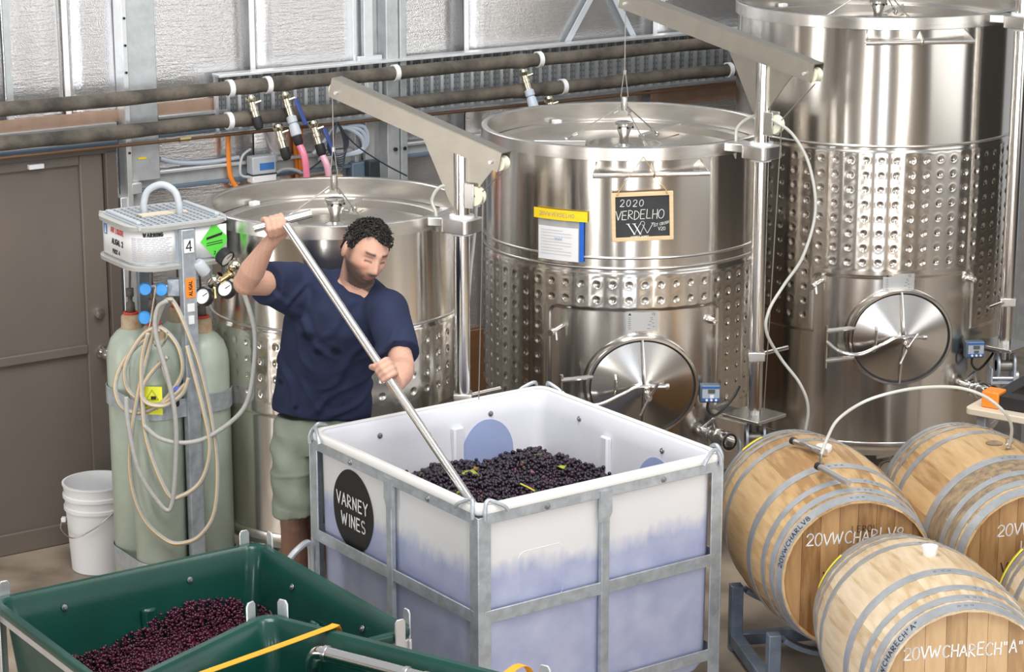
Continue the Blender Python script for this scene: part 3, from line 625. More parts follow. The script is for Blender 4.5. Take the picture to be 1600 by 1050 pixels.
def hoist(label, px, py, c, zr, zpole0, zpole1, E1, E2, zplate, rodd, zrod, brz, group='lid hoists on the tanks'):
    t = thing('lid_hoist', label, 'hoist', (px, py, 0), group=group); P = lambda q: np.array(q, float)-np.array([px, py, 0])
    MB().cyl((0, 0, zpole0), (0, 0, zpole1), .032, n=24).build('post', 'chrome', t)
    E1, E2 = P(E1), P(E2); ax = (E2-E1)/np.linalg.norm(E2-E1); lat = np.cross(ax, (0, 0, 1)); lat /= np.linalg.norm(lat); up = np.cross(lat, ax)
    a = MB(); h, w = .078, .062
    a.bar(E1+up*h/2, E2+up*h/2, w, .005, up=up); a.bar(E1+lat*w/2, E2+lat*w/2, .005, h, up=up); a.bar(E1-lat*w/2, E2-lat*w/2, .005, h, up=up)
    a.build('arm', 'beam', t)
    for e, s in((E1, 1), (E2, -1)):
        q = e+ax*.018*s-up*.010
        MB().lathe([(.006, -.02), (.030, -.02), (.030, -.012), (.024, -.002), (.024, .002), (.030, .012), (.030, .02), (.006, .02)], 24, q-ax*s*.004, lat).build('pulley', 'cream_pl', t)
        MB().cyl(q-lat*.045+ax*s*.02, q+lat*.045+ax*s*.02, .007, n=10).build('axle_bolt', 'zinc', t)
    ph = -(E1[:2]@ax[:2])/(ax[:2]@ax[:2]); Pp = E1+ax*ph-up*h/2
    hx = np.array([ax[0], ax[1], 0]); hx /= np.linalg.norm(hx); sl = ax[2]/np.hypot(ax[0], ax[1])
    MB().prism([(-.20, -.20*sl+.01), (.17, .17*sl+.01), (.12, .12*sl-.06), (.03, -.20), (-.03, -.23), (-.05, -.22)], (0, 0, Pp[2]), hx, (0, 0, 1), lat, .006).build('gusset', 'beam', t)
    # collar and bracket to the rim
    dc = np.array([c[0]-px, c[1]-py, 0]); L = np.linalg.norm(dc); dc /= L; sd = np.array([-dc[1], dc[0], 0])
    MB().cyl((0, 0, brz+.028), (0, 0, brz+.040), .05, n=24).build('collar', 'white_pl', t); MB().cyl((0, 0, brz-.04), (0, 0, brz-.030), .043, n=24).build('collar', 'white_pl', t)
    MB().prism(rrect(.13, .13, .02), (0, 0, brz), dc, sd, (0, 0, 1), .055).build('clamp_block', 'satin', t, bevel=.003)
    Rr = L-(c[2]-.02); MB().prism([(.05, -.035), (Rr-.02, -.06), (Rr, -.08), (Rr, .08), (Rr-.02, .06), (.05, .035)], (0, 0, brz+.008), dc, sd, (0, 0, 1), .035).build('clamp_arm', 'satin', t, bevel=.003)
    # sheave on the post
    hd = hx; q = hd*.052+np.array([0, 0, brz+.125])
    MB().box(q-lat*.022, (.045, .006, .10), R=np.stack([hd, lat, (0, 0, 1)], 1)).build('sheave_plate', 'satin', t, bevel=.003)
    MB().box(q+lat*.022, (.045, .006, .10), R=np.stack([hd, lat, (0, 0, 1)], 1)).build('sheave_plate', 'satin', t, bevel=.003)
    MB().lathe([(.004, -.015), (.038, -.015), (.038, -.008), (.032, 0), (.038, .008), (.038, .015), (.004, .015)], 24, q+hd*.02, lat).build('sheave', 'cream_pl', t)
    MB().tube([E2-up*.045-ax*.0, q+hd*.05+np.array([0, 0, .02])], .0025, 6).build('cable', 'rod', t)
    MB().tube([q+hd*.052, (hx*.052)+np.array([0, 0, zplate+.03])], .0025, 6).build('cable', 'rod', t)
    if zplate:
        MB().prism(rrect(.20, .20, .008), (0, 0, zplate), dc, sd, (0, 0, 1), .014).build('base_plate', 'satin', t, bevel=.002)
        MB().bar((0, 0, zplate-.02), tuple(dc*(L-c[2]+.03)+np.array([0, 0, zplate-.02])), .1, .03).build('base_bracket', 'satin', t)
        MB().cyl((0, 0, zplate), (0, 0, zplate-.10), .022, n=14).build('stub', 'satin', t)
        w_ = thing('winch', None, None); w_.parent = t; w_.location = (0.01, -.02, zplate-.095)
        MB().cyl((-.05, .0, .0), (-.04, .0, .0), .062, n=28).build('drum_flange', 'lav', w_)
        MB().prism([(-.055, -.07), (.055, -.07), (.055, .0)]+arc(.0, .0, .055, .068, 0, 180, 12), (.03, 0, 0), (0, 1, 0), (0, 0, 1), (1, 0, 0), .01).build('side_plate', 'lav', w_)
        MB().cyl((-.05, 0, 0), (.03, 0, 0), .028, n=18).build('drum', 'rod', w_)
        MB().box((-.01, .0, -.07), (.14, .12, .008)).build('mount', 'lav', w_); MB().box((-.075, .0, -.05), (.008, .10, .09)).build('side_plate', 'lav', w_, bevel=.003)
        MB().cyl((-.08, -.04, -.05), (.05, -.04, -.05), .007, n=8).build('tie_bar', 'satin', w_); MB().cyl((.03, -.03, -.04), (.05, -.03, -.04), .02, n=12).build('pinion', 'zinc', w_)
    if rodd is not None:
        rd = np.array(rodd); MB().cyl((0, 0, zrod), rd+np.array([0, 0, zrod]), .010, n=12).build('turning_handle', 'chrome', t)
        MB().box((0, 0, zrod), (.075, .075, .04)).build('handle_clamp', 'satin', t, bevel=.004)
    return t
def lid(label, c, zr, R, apz, topz, rot=0.):
    t = thing('floating_lid', label, 'tank lid', (c[0], c[1], zr-.14), rot, group='floating tank lids'); Rl = R-.036
    MB().lathe([(Rl, -.03), (Rl, .055), (Rl-.012, .06), (Rl-.05, .06), (Rl-.06, .055), (Rl-.06, .02), (Rl-.08, .012), (Rl*.55, .02), (.17, .03), (.17, .05), (.155, .05), (.155, .028), (0, .032)], 96).build('lid_disc', 'steel_in', t, smooth=35)
    MB().lathe([(Rl+.001, .0), (Rl+.005, .01), (Rl+.005, .03), (Rl+.001, .04)], 96).build('seal_ring', 'white_pl', t)
    for k in range(3):
        a = 30+120*k; MB().bar(pol(a, .17, .04), pol(a, Rl-.055, .04), .03, .05).build('stiffener', 'satin', t, bevel=.003)
        q = pol(a+60, Rl-.02, .065); MB().box(q, (.04, .03, .018), rz=RD(a+60)).build('lug', 'paper', t, bevel=.003)
        p = pol(a-8, .26 if R > .6 else .22, .06); e = np.array([0, 0, apz-(zr-.14)-.045])
        MB().tube([p, e+pol(a-8, .02, 0)], .003, 6).build('bridle_cable', 'rod', t)
        MB().cyl(p+(e-p)*.12, p+(e-p)*.2, .007, n=8).build('turnbuckle', 'satin', t); MB().cyl(p+(e-p)*.82, p+(e-p)*.9, .006, n=8).build('turnbuckle', 'satin', t)
        MB().sph(p, (.012, .012, .014), 8, 6).build('eye', 'satin', t)
    z0 = .03
    MB().lathe([(.0, z0), (.04, z0), (.042, z0+.012), (.022, z0+.02), (.02, z0+.05), (.032, z0+.085), (.042, z0+.10), (.042, z0+.115), (.03, z0+.118), (0, z0+.118)], 24).build('breather_valve', 'chrome', t)
    for a in(-30, 20, 70): MB().cyl(pol(a, .034, z0+.095), pol(a, .044, z0+.095), .005, n=8).build('vent_hole', 'black', t)
    za = apz-(zr-.14)
    MB().cyl((0, 0, za-.06), (0, 0, za), .016, n=12).build('hook_block', 'chrome', t)
    MB().tube([(-.016, 0, za), (-.004, 0, za+.10), (0, 0, za+.12)], .0025, 6).build('sling', 'rod', t); MB().tube([(.016, 0, za), (.004, 0, za+.10), (0, 0, za+.12)], .0025, 6).build('sling', 'rod', t)
    MB().cyl((0, 0, za+.10), (0, 0, za+.118), .008, n=8).build('ferrule', 'satin', t)
    MB().tube([(0, 0, za+.115), (0, 0, topz-(zr-.14))], .0025, 6).build('hoist_cable', 'rod', t)
C1, C2, C3 = (-.734, 9.569, .533), (.4997, 10.396, .638), (1.741, 11.237, .675)
t1 = tank('short stainless tank behind the man in navy', C1, .533, 1.727, .40, .93, 1.285, (-1, 1, .2), 16.1, 7.9, 1.224, [1.295], rod=None)
t2 = tank('middle stainless tank with the chalkboard hanging on it', C2, .638, 1.911, .40, .74, 1.372, (-32, 38, 1.205), -.1, 6.3, 1.318, [1.389, 1.434], (5.3, .875, .475, .43), (-13.3, 28.3, 1.80))
t3 = tank('tallest stainless tank behind the oak barrels', C3, .675, 2.361, .335, .885, 1.755, (-30.5, 37.5, 1.16), .95, 5.98, 1.709, [1.774], (4.6, .885, .475, .44), (-12.6, 27.2, 2.252))
fittings(t2, .626, 33, .635, 34.5, .83, -27.3, 1.12, 35, 1.138, 5.2, 1.158)
fittings(t3, .663, 36, .615, 38.5, .805, -27.9, 1.13, 36, 1.13, 3.6, 1.14, True)
v = thing('outlet_valve', None, None); v.parent = t3; v.location = pol(4, .56, .25)
MB().cyl((0, .1, .0), (0, -.02, 0), .03, n=16).build('pipe', 'chrome', v); MB().lathe([(.03, -.02), (.05, -.022), (.05, -.04), (.042, -.05), (.042, -.07), (.05, -.075), (.05, -.09), (.03, -.09), (.03, -.06), (0, -.06)], 24, (0, 0, -.03), (0, 1, 0)).build('body', 'chrome', v)
MB().bar((-.06, -.05, .03), (.05, -.05, .055), .012, .018).build('handle', 'satin', v, bevel=.003); MB().sph((0, -.06, .075), .013, 10, 8).build('knob', 'chrome', v)
hoist('lid hoist with sloping arm above the short left tank', -.20, 9.20, C1, 1.727, .0, 2.045, (-.722, 9.562, 2.20), (-.030, 9.082, 1.975), 0, (.15, .13, 0), .985, 1.70)
hoist('lid hoist with sloping arm above the middle tank', 1.055, 9.84, C2, 1.911, .72, 2.325, (.495, 10.401, 2.465), (1.255, 9.64, 2.243), .72, (.15, .13, 0), .99, 1.882)
hoist('lid hoist post at the right frame edge beside the tallest tank', 2.307, 10.67, C3, 2.361, .82, 2.75, (1.726, 11.252, 2.93), (2.51, 10.467, 2.70), .82, (-.11, -.13, 0), 1.03, 2.33)
lid('floating lid inside the short left tank', C1, 1.727, .533, 1.83, 2.16, RD(20))
lid('floating lid inside the middle tank', C2, 1.911, .638, 2.03, 2.43)
lid('floating lid inside the tallest tank', C3, 2.361, .675, 2.48, 2.89, RD(10))
# breather tubes
o = MB().tube(bez([(.955, 9.99, 1.80), (.957, 9.95, 1.895), (.961, 9.95, 1.964), (1.009, 9.93, 2.011), (1.06, 9.89, 2.03), (1.10, 9.76, 2.024), (1.178, 9.75, 1.965), (1.249, 9.75, 1.835), (1.28, 9.75, 1.643), (1.234, 9.75, 1.449), (1.157, 9.75, 1.324), (1.091, 9.70, 1.226), (1.083, 9.70, 1.127), (1.152, 9.75, 1.0), (1.238, 9.75, .886), (1.277, 9.75, .772), (1.261, 9.75, .60), (1.25, 9.75, .2), (1.25, 9.7, .01)], 8), .0068, 10).build('breather_tube', 'tube'); tag(o, 'clear tube drooping from the middle tank towards the barrels', 'tube', 'breather tubes')
o = MB().tube(bez([(-.30, 9.26, 1.66), (-.305, 9.25, 1.737), (-.32, 9.25, 1.791), (-.286, 9.25, 1.843), (-.22, 9.25, 1.85), (-.165, 9.28, 1.84), (-.144, 9.3, 1.80), (-.15, 9.3, 1.655), (-.169, 9.3, 1.47), (-.18, 9.3, 1.283), (-.184, 9.3, 1.04), (-.19, 9.3, .5), (-.19, 9.3, .01)], 8), .0068, 10).build('breather_tube', 'tube'); tag(o, 'clear tube hanging beside the left hoist post', 'tube', 'breather tubes')
# chalkboard
t = thing('chalkboard', 'small chalkboard lettered 2020 VERDELHO in a pine frame', 'sign', tuple(pol(4.4, .652, 1.622)+np.array([C2[0], C2[1], 0]))); t.rotation_euler = (0, RD(-1.6), RD(4.4))
bw, bh = .262, .208
MB().box((0, 0, 0), (bw-.02, .006, bh-.02)).build('board', 'slate', t)
for s in(-1, 1):
    MB().box((0, -.002, s*(bh/2-.008)), (bw, .014, .017)).build('frame_rail', 'pine', t, bevel=.002); MB().box((s*(bw/2-.008), -.0025, 0), (.017, .014, bh)).build('frame_stile', 'pine', t, bevel=.002)
MB().tube([(-.105, -.012, bh/2), (0, -.06, .265), (.105, -.012, bh/2)], .0025, 6).build('string', 'jute', t)
for s in(-1, 1): MB().sph((s*.105, -.012, bh/2-.004), .005, 6, 5).build('knot', 'jute', t)
ck = MB(); bf = lambda x0, y0: planefn((x0, -.0042, y0), (1, 0, 0), (0, 0, 1))
write(ck, '2020', .029, bf(-.045, .045), .0026, .28, .12, .06); write(ck, 'VERDELHO', .038, bf(-.012, -.010), .0026, .02, .10, .06)
write(ck, 'IST CRUSH', .0115, lambda x, y: np.array([.080+x, -.0042, -.040+y+x*.2]), .0016, .04, 0, .05); write(ck, 'V20', .014, bf(.082, -.062), .0017, .10)
write(ck, 'VARNEY WINES', .0085, bf(-.012, -.0915), .0016, .14)
for a, b_, w_ in(((-.062, -.030), (-.035, -.075), .005), ((-.035, -.075), (-.010, -.030), .0018), ((-.036, -.030), (-.010, -.075), .005), ((-.010, -.075), (.008, -.035), .0018), ((.0, -.035), (.020, -.073), .0018), ((.020, -.073), (.045, -.030), .0018)):
    ck.bar((a[0], -.0042, a[1]), (b_[0], -.0042, b_[1]), w_, .0004, up=(0, 1, 0))
ck.tube([(-.0+.009*cos(q), -.0044, -.030+.009*sin(q)) for q in np.linspace(-.6, pi+.6, 12)], .0009, 5)
for x in(-.062, -.036, .045): ck.box((x, -.0043, -.030), (.016, .0004, .002))
for x in(-.035, -.010): ck.box((x, -.0043, -.076), (.010, .0004, .002))
ck.build('chalk_lettering', 'chalk', t)
# document sleeve with yellow tape
t = thing('document_sleeve', 'paper work sheet in a sleeve under yellow tape on the middle tank', 'document', (C2[0], C2[1], 0)); R_ = .628
cpatch(R_+.005, -37.5, -18.6, 1.41, 1.60).build('sleeve', mat('clear_sleeve', (.55, .55, .55), .12, .3, coat=.5), t)
cpatch(R_+.008, -37.2, -20.0, 1.412, 1.556).build('sheet', 'paper', t)
cpatch(R_+.008, -19.6, -17.8, 1.412, 1.60).build('folder_edge', 'bluefile', t)
tp = cpatch(R_+.011, -39.3, -16.3, 1.588, 1.632, 12).build('yellow_tape', 'yellow', t)
fn = lambda x, y: pol(-28+math.degrees(x/R_), R_+.0145, 1.603+y)
k = MB(); write(k, '20VWVERDELHO', .017, lambda x, y: fn(x-.012, y), .0016, .12, .1, .05); k.build('marker_text', 'greyink', tp)
k = MB()
for i in range(9):
    y = -.062-i*.013; x1 = .06 if i % 3 else .02; k.add([fn(-.085, y), fn(x1, y), fn(x1, y+.0013), fn(-.085, y+.0013)], [(0, 1, 2, 3)])
k.build('ruled_print', 'greyink', t)
k = MB().tube([fn(-.02+.004*i, -.095+.006*sin(i*2.3)) for i in range(10)], .0008, 5); k.build('signature', 'blueink', t)
# ------------------------------------------------------------------ white grape bin
BA, BB, BH = 1.12, 1.155, .99
t = thing('grape_bin', 'white plastic grape bin in a galvanised frame with VARNEY WINES logo', 'bin', (.004, 8.572, 0), RD(35.4)); wbin = t
def rring(w, d, r, z, n=5): return np.array([(x, y, z) for x, y in rrect(w, d, r, n)])
o = MB().loft([rring(BA-.10, BB-.10, .05, .12), rring(BA-.06, BB-.06, .05, .16), rring(BA-.05, BB-.05, .05, .93), rring(BA-.04, BB-.04, .05, .945)], caps=False).build('liner', 'liner', t, smooth=50)
MB().loft([rring(BA-.046, BB-.046, .045, .95), rring(BA-.006, BB-.006, .05, .955), rring(BA, BB, .05, .965), rring(BA, BB, .05, .982), rring(BA-.008, BB-.008, .05, BH), rring(BA-.045, BB-.045, .05, BH), rring(BA-.07, BB-.07, .05, .975), rring(BA-.085, BB-.085, .05, .9), rring(BA-.13, BB-.13, .05, .30)], caps=False).build('inner_wall', 'liner_in', t, smooth=50)
MB().loft([rring(BA+.002, BB+.002, .05, .962), rring(BA+.004, BB+.004, .05, .966), rring(BA+.004, BB+.004, .05, .986), rring(BA-.006, BB-.006, .05, BH+.003), rring(BA-.044, BB-.044, .05, BH+.003), rring(BA-.05, BB-.05, .05, .990)], caps=False).build('rim', 'rimwhite', t, smooth=50)
for sx in(-1, 1):      # moulded ribs inside
    MB().prism([(-.03, 0), (.03, 0), (.022, .02), (-.022, .02)], (sx*(BA/2-.046), .08, .60), (0, 1, 0), (-sx, 0, 0), (0, 0, 1), .60).build('inner_rib', 'liner_in', t, bevel=.006)
    MB().prism([(-.03, 0), (.03, 0), (.022, .02), (-.022, .02)], (.10, sx*(BB/2-.046), .60), (1, 0, 0), (0, -sx, 0), (0, 0, 1), .60).build('inner_rib', 'liner_in', t, bevel=.006)
# frame
ha, hb = BA/2-.004, BB/2-.004
for sx in(-1, 1):
    for sy in(-1, 1):
        p = MB().box((sx*(ha-.024), sy*hb, .475), (.056, .006, .95)).box((sx*ha, sy*(hb-.024), .475), (.006, .056, .95)).build('corner_post', 'galv', t, bevel=.002)
        MB().box((sx*(ha-.03), sy*(hb-.03), .01), (.09, .09, .02)).build('foot', 'galv', p)
for z, h in((.942, .04), (.575, .048), (.193, .045)):
    for s in(-1, 1):
        MB().box((0, s*hb, z), (2*ha-.05, .007, h)).build('rail', 'galv', t, bevel=.002); MB().box((s*ha, 0, z), (.007, 2*hb-.05, h)).build('rail', 'galv', t, bevel=.002)
for s in(-1, 1):
    for ax in(0, 1):
        C = ((.0, s*(hb-.002)), (s*(ha-.002), .0))[ax]; d1 = ((.036, .02), (.02, .036))[ax]; d2 = ((.05, .024), (.024, .05))[ax]
        st = MB().box((C[0], C[1], .51), (*d1, .82)).build('mid_strap', 'galv', t, bevel=.002)
        MB().prism([(-.027, .04), (.027, .04), (.027, -.045), (.012, -.075), (-.027, -.075)], (C[0]*1.012, C[1]*1.012, .91), (1, 0, 0) if ax == 0 else (0, 1, 0), (0, 0, 1), (0, 1, 0) if ax == 0 else (1, 0, 0), .012).build('hanger', 'galv', st)
# bolts
bm_ = MB().lathe([(0, .009), (.005, .009), (.006, .004), (.011, .003), (.012, 0)], 12, (0, 0, 0), (0, 0, 1)).mesh('bolt'); bm_.materials.append(M['rivet'])
def bolt(p, n_, par=None):
    q = link(bpy.data.objects.new('bolt', bm_)); q.parent = par; q.location = p; q.rotation_euler = Vector(n_).to_track_quat('Z', 'Y').to_euler(); return q
for f in(-.26, .27):
    for s in(-1, 1):
        bolt((f, s*(hb+.004), .94), (0, s, 0), t); bolt((s*(ha+.004), f, .94), (s, 0, 0), t)
        bolt((f, s*(BB/2-.041), .925), (0, -s, 0), t); bolt((s*(BA/2-.041), f, .925), (-s, 0, 0), t)
for sx in(-1, 1):
    for sy in(-1, 1):
        for ax in(0, 1):
            e = np.array([sx*1., 0, 0]) if ax else np.array([0, sy*1., 0]); c = np.array([sx*ha, sy*hb, 0]); n_ = np.array([0, sy*1., 0]) if ax else np.array([sx*1., 0, 0])
            b0 = c-e*.02+n_*.012
            MB().tube(bez([b0+[0, 0, .945], b0+[0, 0, .975], b0-e*.010+[0, 0, 1.003]-n_*.008, b0-e*.03+[0, 0, 1.008]-n_*.01, b0-e*.075+[0, 0, .985]+n_*.008, b0-e*.09+[0, 0, .965]+n_*.010], 5), .0075, 8).build('corner_hook', 'galv', t)
# moulded panel line on the camera side
pm = [(x-.27, z+.68) for x, z in rrect(.20, .20, .03)]
MB().tube([(x, -BB/2+.0265, z) for x, z in pm], .0014, 6, closed=True).build('moulded_panel', 'liner', t)
# logos
def logo(x, y, z, nx, ny, r, kind):
    ex = np.array([-ny, nx, 0.]); nn = np.array([nx, ny, 0.]); c = np.array([x, y, z])
    d = MB().add(np.array([c+ex*r*cos(a)*(1+.012*sin(5*a+1))+np.array([0, 0, 1])*r*1.12*sin(a)*(1+.012*sin(4*a)) for a in np.linspace(0, 2*pi, 49)[:-1]]), [tuple(range(48))])
    if kind == 'blueshow': d.v[0] = d.v[0]+nn[None]*((.9-d.v[0][:, 2:3])*.0375-.0015)
    o = d.build('logo_disc', kind, t, smooth=0); sm = o.modifiers.new('thick', 'SOLIDIFY'); sm.thickness = .002; sm.offset = 0
    if kind == 'logo':
        k = MB(); f = lambda x0, z0: planefn(c+nn*.004+ex*x0+np.array([0, 0, z0]), ex, (0, 0, 1))
        write(k, 'VARNEY', .048, f(.0, .008), .0068, .14); k.build('logo_lettering', 'logow', o)
        k = MB(); write(k, 'WINES', .048, f(.008, -.068), .0068, .10); k.build('logo_lettering', 'logow', o)
logo(-BA/2+.0235, .295, .735, -1, 0, .143, 'logo')
logo(.25, BB/2-.0455, .765, 0, -1, .125, 'blueshow')
logo(BA/2-.0455, -.24, .75, -1, 0, .125, 'blueshow')
# grapes -----------------------------------------------------------
def ico():
    p = (1+5**.5)/2; V = np.array([(-1, p, 0), (1, p, 0), (-1, -p, 0), (1, -p, 0), (0, -1, p), (0, 1, p), (0, -1, -p), (0, 1, -p), (p, 0, -1), (p, 0, 1), (-p, 0, -1), (-p, 0, 1)], float)
    F = [(0, 11, 5), (0, 5, 1), (0, 1, 7), (0, 7, 10), (0, 10, 11), (1, 5, 9), (5, 11, 4), (11, 10, 2), (10, 7, 6), (7, 1, 8), (3, 9, 4), (3, 4, 2), (3, 2, 6), (3, 6, 8), (3, 8, 9), (4, 9, 5), (2, 4, 11), (6, 2, 10), (8, 6, 7), (9, 8, 1)]
    V = list(V/np.linalg.norm(V[0])); mid = {}; G = []
    def m(a, b_):
        k = (min(a, b_), max(a, b_))
        if k not in mid: q = V[a]+V[b_]; V.append(q/np.linalg.norm(q)); mid[k] = len(V)-1
        return mid[k]
    for a, b_, c in F: x, y, z = m(a, b_), m(b_, c), m(c, a); G += [(a, x, z), (b_, y, x), (c, z, y), (x, y, z)]
    return np.array(V), np.array(G)
IV, IF = ico()
def balls(name, P, r, cols, m, scale=None):
    n = len(P); sc = np.ones((n, 1, 3)) if scale is None else scale[:, None, :]
    V = (P[:, None]+IV[None]*r[:, None, None]*sc).reshape(-1, 3); Fc = (np.arange(n)[:, None, None]*len(IV)+IF[None]).reshape(-1, 3)
    me = bpy.data.meshes.new(name); me.vertices.add(len(V)); me.vertices.foreach_set('co', V.ravel().astype(np.float32)); me.loops.add(Fc.size)
    me.loops.foreach_set('vertex_index', Fc.ravel().astype(np.int32)); me.polygons.add(len(Fc)); me.polygons.foreach_set('loop_start', (np.arange(len(Fc))*3).astype(np.int32)); me.polygons.foreach_set('loop_total', np.full(len(Fc), 3, np.int32))
    me.update(calc_edges=True)
    ca = me.color_attributes.new('Col', 'FLOAT_COLOR', 'POINT'); c = np.repeat(np.c_[cols, np.ones(n)], len(IV), 0); ca.data.foreach_set('color', c.ravel().astype(np.float32))
    return put(name, me, m, None, smooth=180)
def gheight(x, y):
    """fruit level in bin coordinates: heaped towards the middle and the far corner"""
    return .735+.045*np.exp(-((x-.05)**2+(y-.05)**2)/.16)+.045*np.exp(-((x-.30)**2+(y-.22)**2)/.02)+.035*np.exp(-((x+.20)**2+(y-.32)**2)/.04)+.014*np.sin(x*17+1)*np.sin(y*15)+.008*np.sin(x*37)*np.sin(y*31+2)
hx_, hy_ = BA/2-.066, BB/2-.066
gx, gy = np.meshgrid(np.arange(-hx_+.008, hx_-.007, .0135), np.arange(-hy_+.008, hy_-.007, .0135)); gx, gy = gx.ravel(), gy.ravel()
jx, jy = gx+rng.normal(0, .004, gx.size), gy+rng.normal(0, .004, gx.size)
jx, jy = np.clip(jx, -hx_+.006, hx_-.006), np.clip(jy, -hy_+.006, hy_-.006)
ex_ = rng.random(gx.size) < .35
X = np.r_[jx, jx[ex_]+rng.normal(0, .005, ex_.sum())]; Y = np.r_[jy, jy[ex_]+rng.normal(0, .005, ex_.sum())]
X, Y = np.clip(X, -hx_+.006, hx_-.006), np.clip(Y, -hy_+.006, hy_-.006)
Z = gheight(X, Y)+rng.uniform(-.008, .008, X.size); Z[len(jx):] += rng.uniform(.006, .014, ex_.sum())
def blob(cx, cy, la, lb): return np.exp(-((((X-cx)*.815-(Y-cy)*.579)/la)**2+(((X-cx)*.579+(Y-cy)*.815)/lb)**2))
juice = np.maximum(np.maximum(blob(-.11, -.17, .095, .035), blob(.12, -.08, .035, .022)), blob(.19, -.13, .035, .02))
P = np.c_[X, Y, Z]; keep = juice < .55; P = P[keep]
rr = rng.uniform(.0068, .0092, len(P)); base = np.array([.012, .008, .017]); cols = base*rng.uniform(.5, 1.8, (len(P), 1))+rng.random((len(P), 1))*np.array([.010, .004, .008])
q = rng.random(len(P)); cols[q < .05] = (.05, .012, .02); cols[q > .985] = (.10, .06, .03)
g = balls('grapes', P, rr, cols, 'grape'); g.location = (.004, 8.572, 0); g.rotation_euler = (0, 0, RD(35.4))
tag(g, 'heap of dark purple grapes filling the white bin', 'grapes', kind='stuff')
nx = 40; V = []; 
for i in range(nx+1):
    for j in range(nx+1):
        x = -hx_+2*hx_*i/nx; y = -hy_+2*hy_*j/nx; V.append((x, y, gheight(x, y)-.006))
k = MB().add(V, [(i*(nx+1)+j, (i+1)*(nx+1)+j, (i+1)*(nx+1)+j+1, i*(nx+1)+j+1) for i in range(nx) for j in range(nx)])
o = k.build('grape_juice', mat('pink_grape_juice', (.12, .03, .06), .15, 0, col2=(.55, .28, .40), vscale=7, bump=.2), None, smooth=180); o.location = g.location; o.rotation_euler = g.rotation_euler
tag(o, 'pinkish juice pooling between the grapes in the white bin', 'juice', kind='stuff')
# leaves and stalks on the fruit
lp = [(-.02, .28, .035, 'leafg'), (-.16, .12, .03, 'leafg'), (.06, .36, .022, 'leafo'), (-.28, -.05, .02, 'leafo'), (.30, .1, .02, 'leafg'), (-.35, .22, .02, 'leafo'), (.36, -.22, .025, 'leafo'), (-.05, -.15, .015, 'leafg'), (.33, .3, .018, 'leafg')]
M['leafg'] = mat('yellow_green_leaf', (.38, .42, .04), .6); M['leafo'] = mat('brown_leaf', (.30, .17, .05), .6); M['stalk'] = mat('yellow_stalk', (.75, .62, .10), .6)
labs = ['yellow green vine leaf on the grapes nearest the far rim', 'larger yellow green leaf lying mid-heap on the grapes', 'small brown leaf high on the grape heap', 'small brown leaf near the logo side of the grapes', 'small green leaf right of the yellow stalk', 'small brown leaf at the left end of the grape heap', 'brown leaf at the right end of the grape heap', 'tiny green leaf beside the pink juice', 'tiny green leaf on the highest part of the heap']
for (x, y, r_, m_), lb in zip(lp, labs):
    V = [(r_*(1+.25*cos(3*a))*cos(a), r_*.8*(1+.2*cos(5*a))*sin(a), .006*sin(2*a)) for a in np.linspace(0, 2*pi, 13)[:-1]]+[(0, 0, .008)]
    o = MB().add(V, [(i, (i+1) % 12, 12) for i in range(12)]).build('vine_leaf', m_, None, smooth=60); sm = o.modifiers.new('thick', 'SOLIDIFY'); sm.thickness = .0012
    w = Matrix.Rotation(RD(35.4), 4, 'Z')@Vector((x, y, float(gheight(x, y))+.012)); o.location = (w.x+.008, w.y+8.577, w.z); o.rotation_euler = (.2, .15, x*9); tag(o, lb, 'leaf', 'leaves on the grapes')
w = Matrix.Rotation(RD(35.4), 4, 'Z')@Vector((.05, -.02, float(gheight(.05, -.02))+.014))
o = MB().tube([(-.028, .03, .008), (0, 0, .004), (.026, -.034, 0)], .0035, 6).build('vine_stalk', 'stalk'); o.location = (w.x+.008, w.y+8.577, w.z); tag(o, 'short yellow vine stalk lying on the grapes', 'stalk')

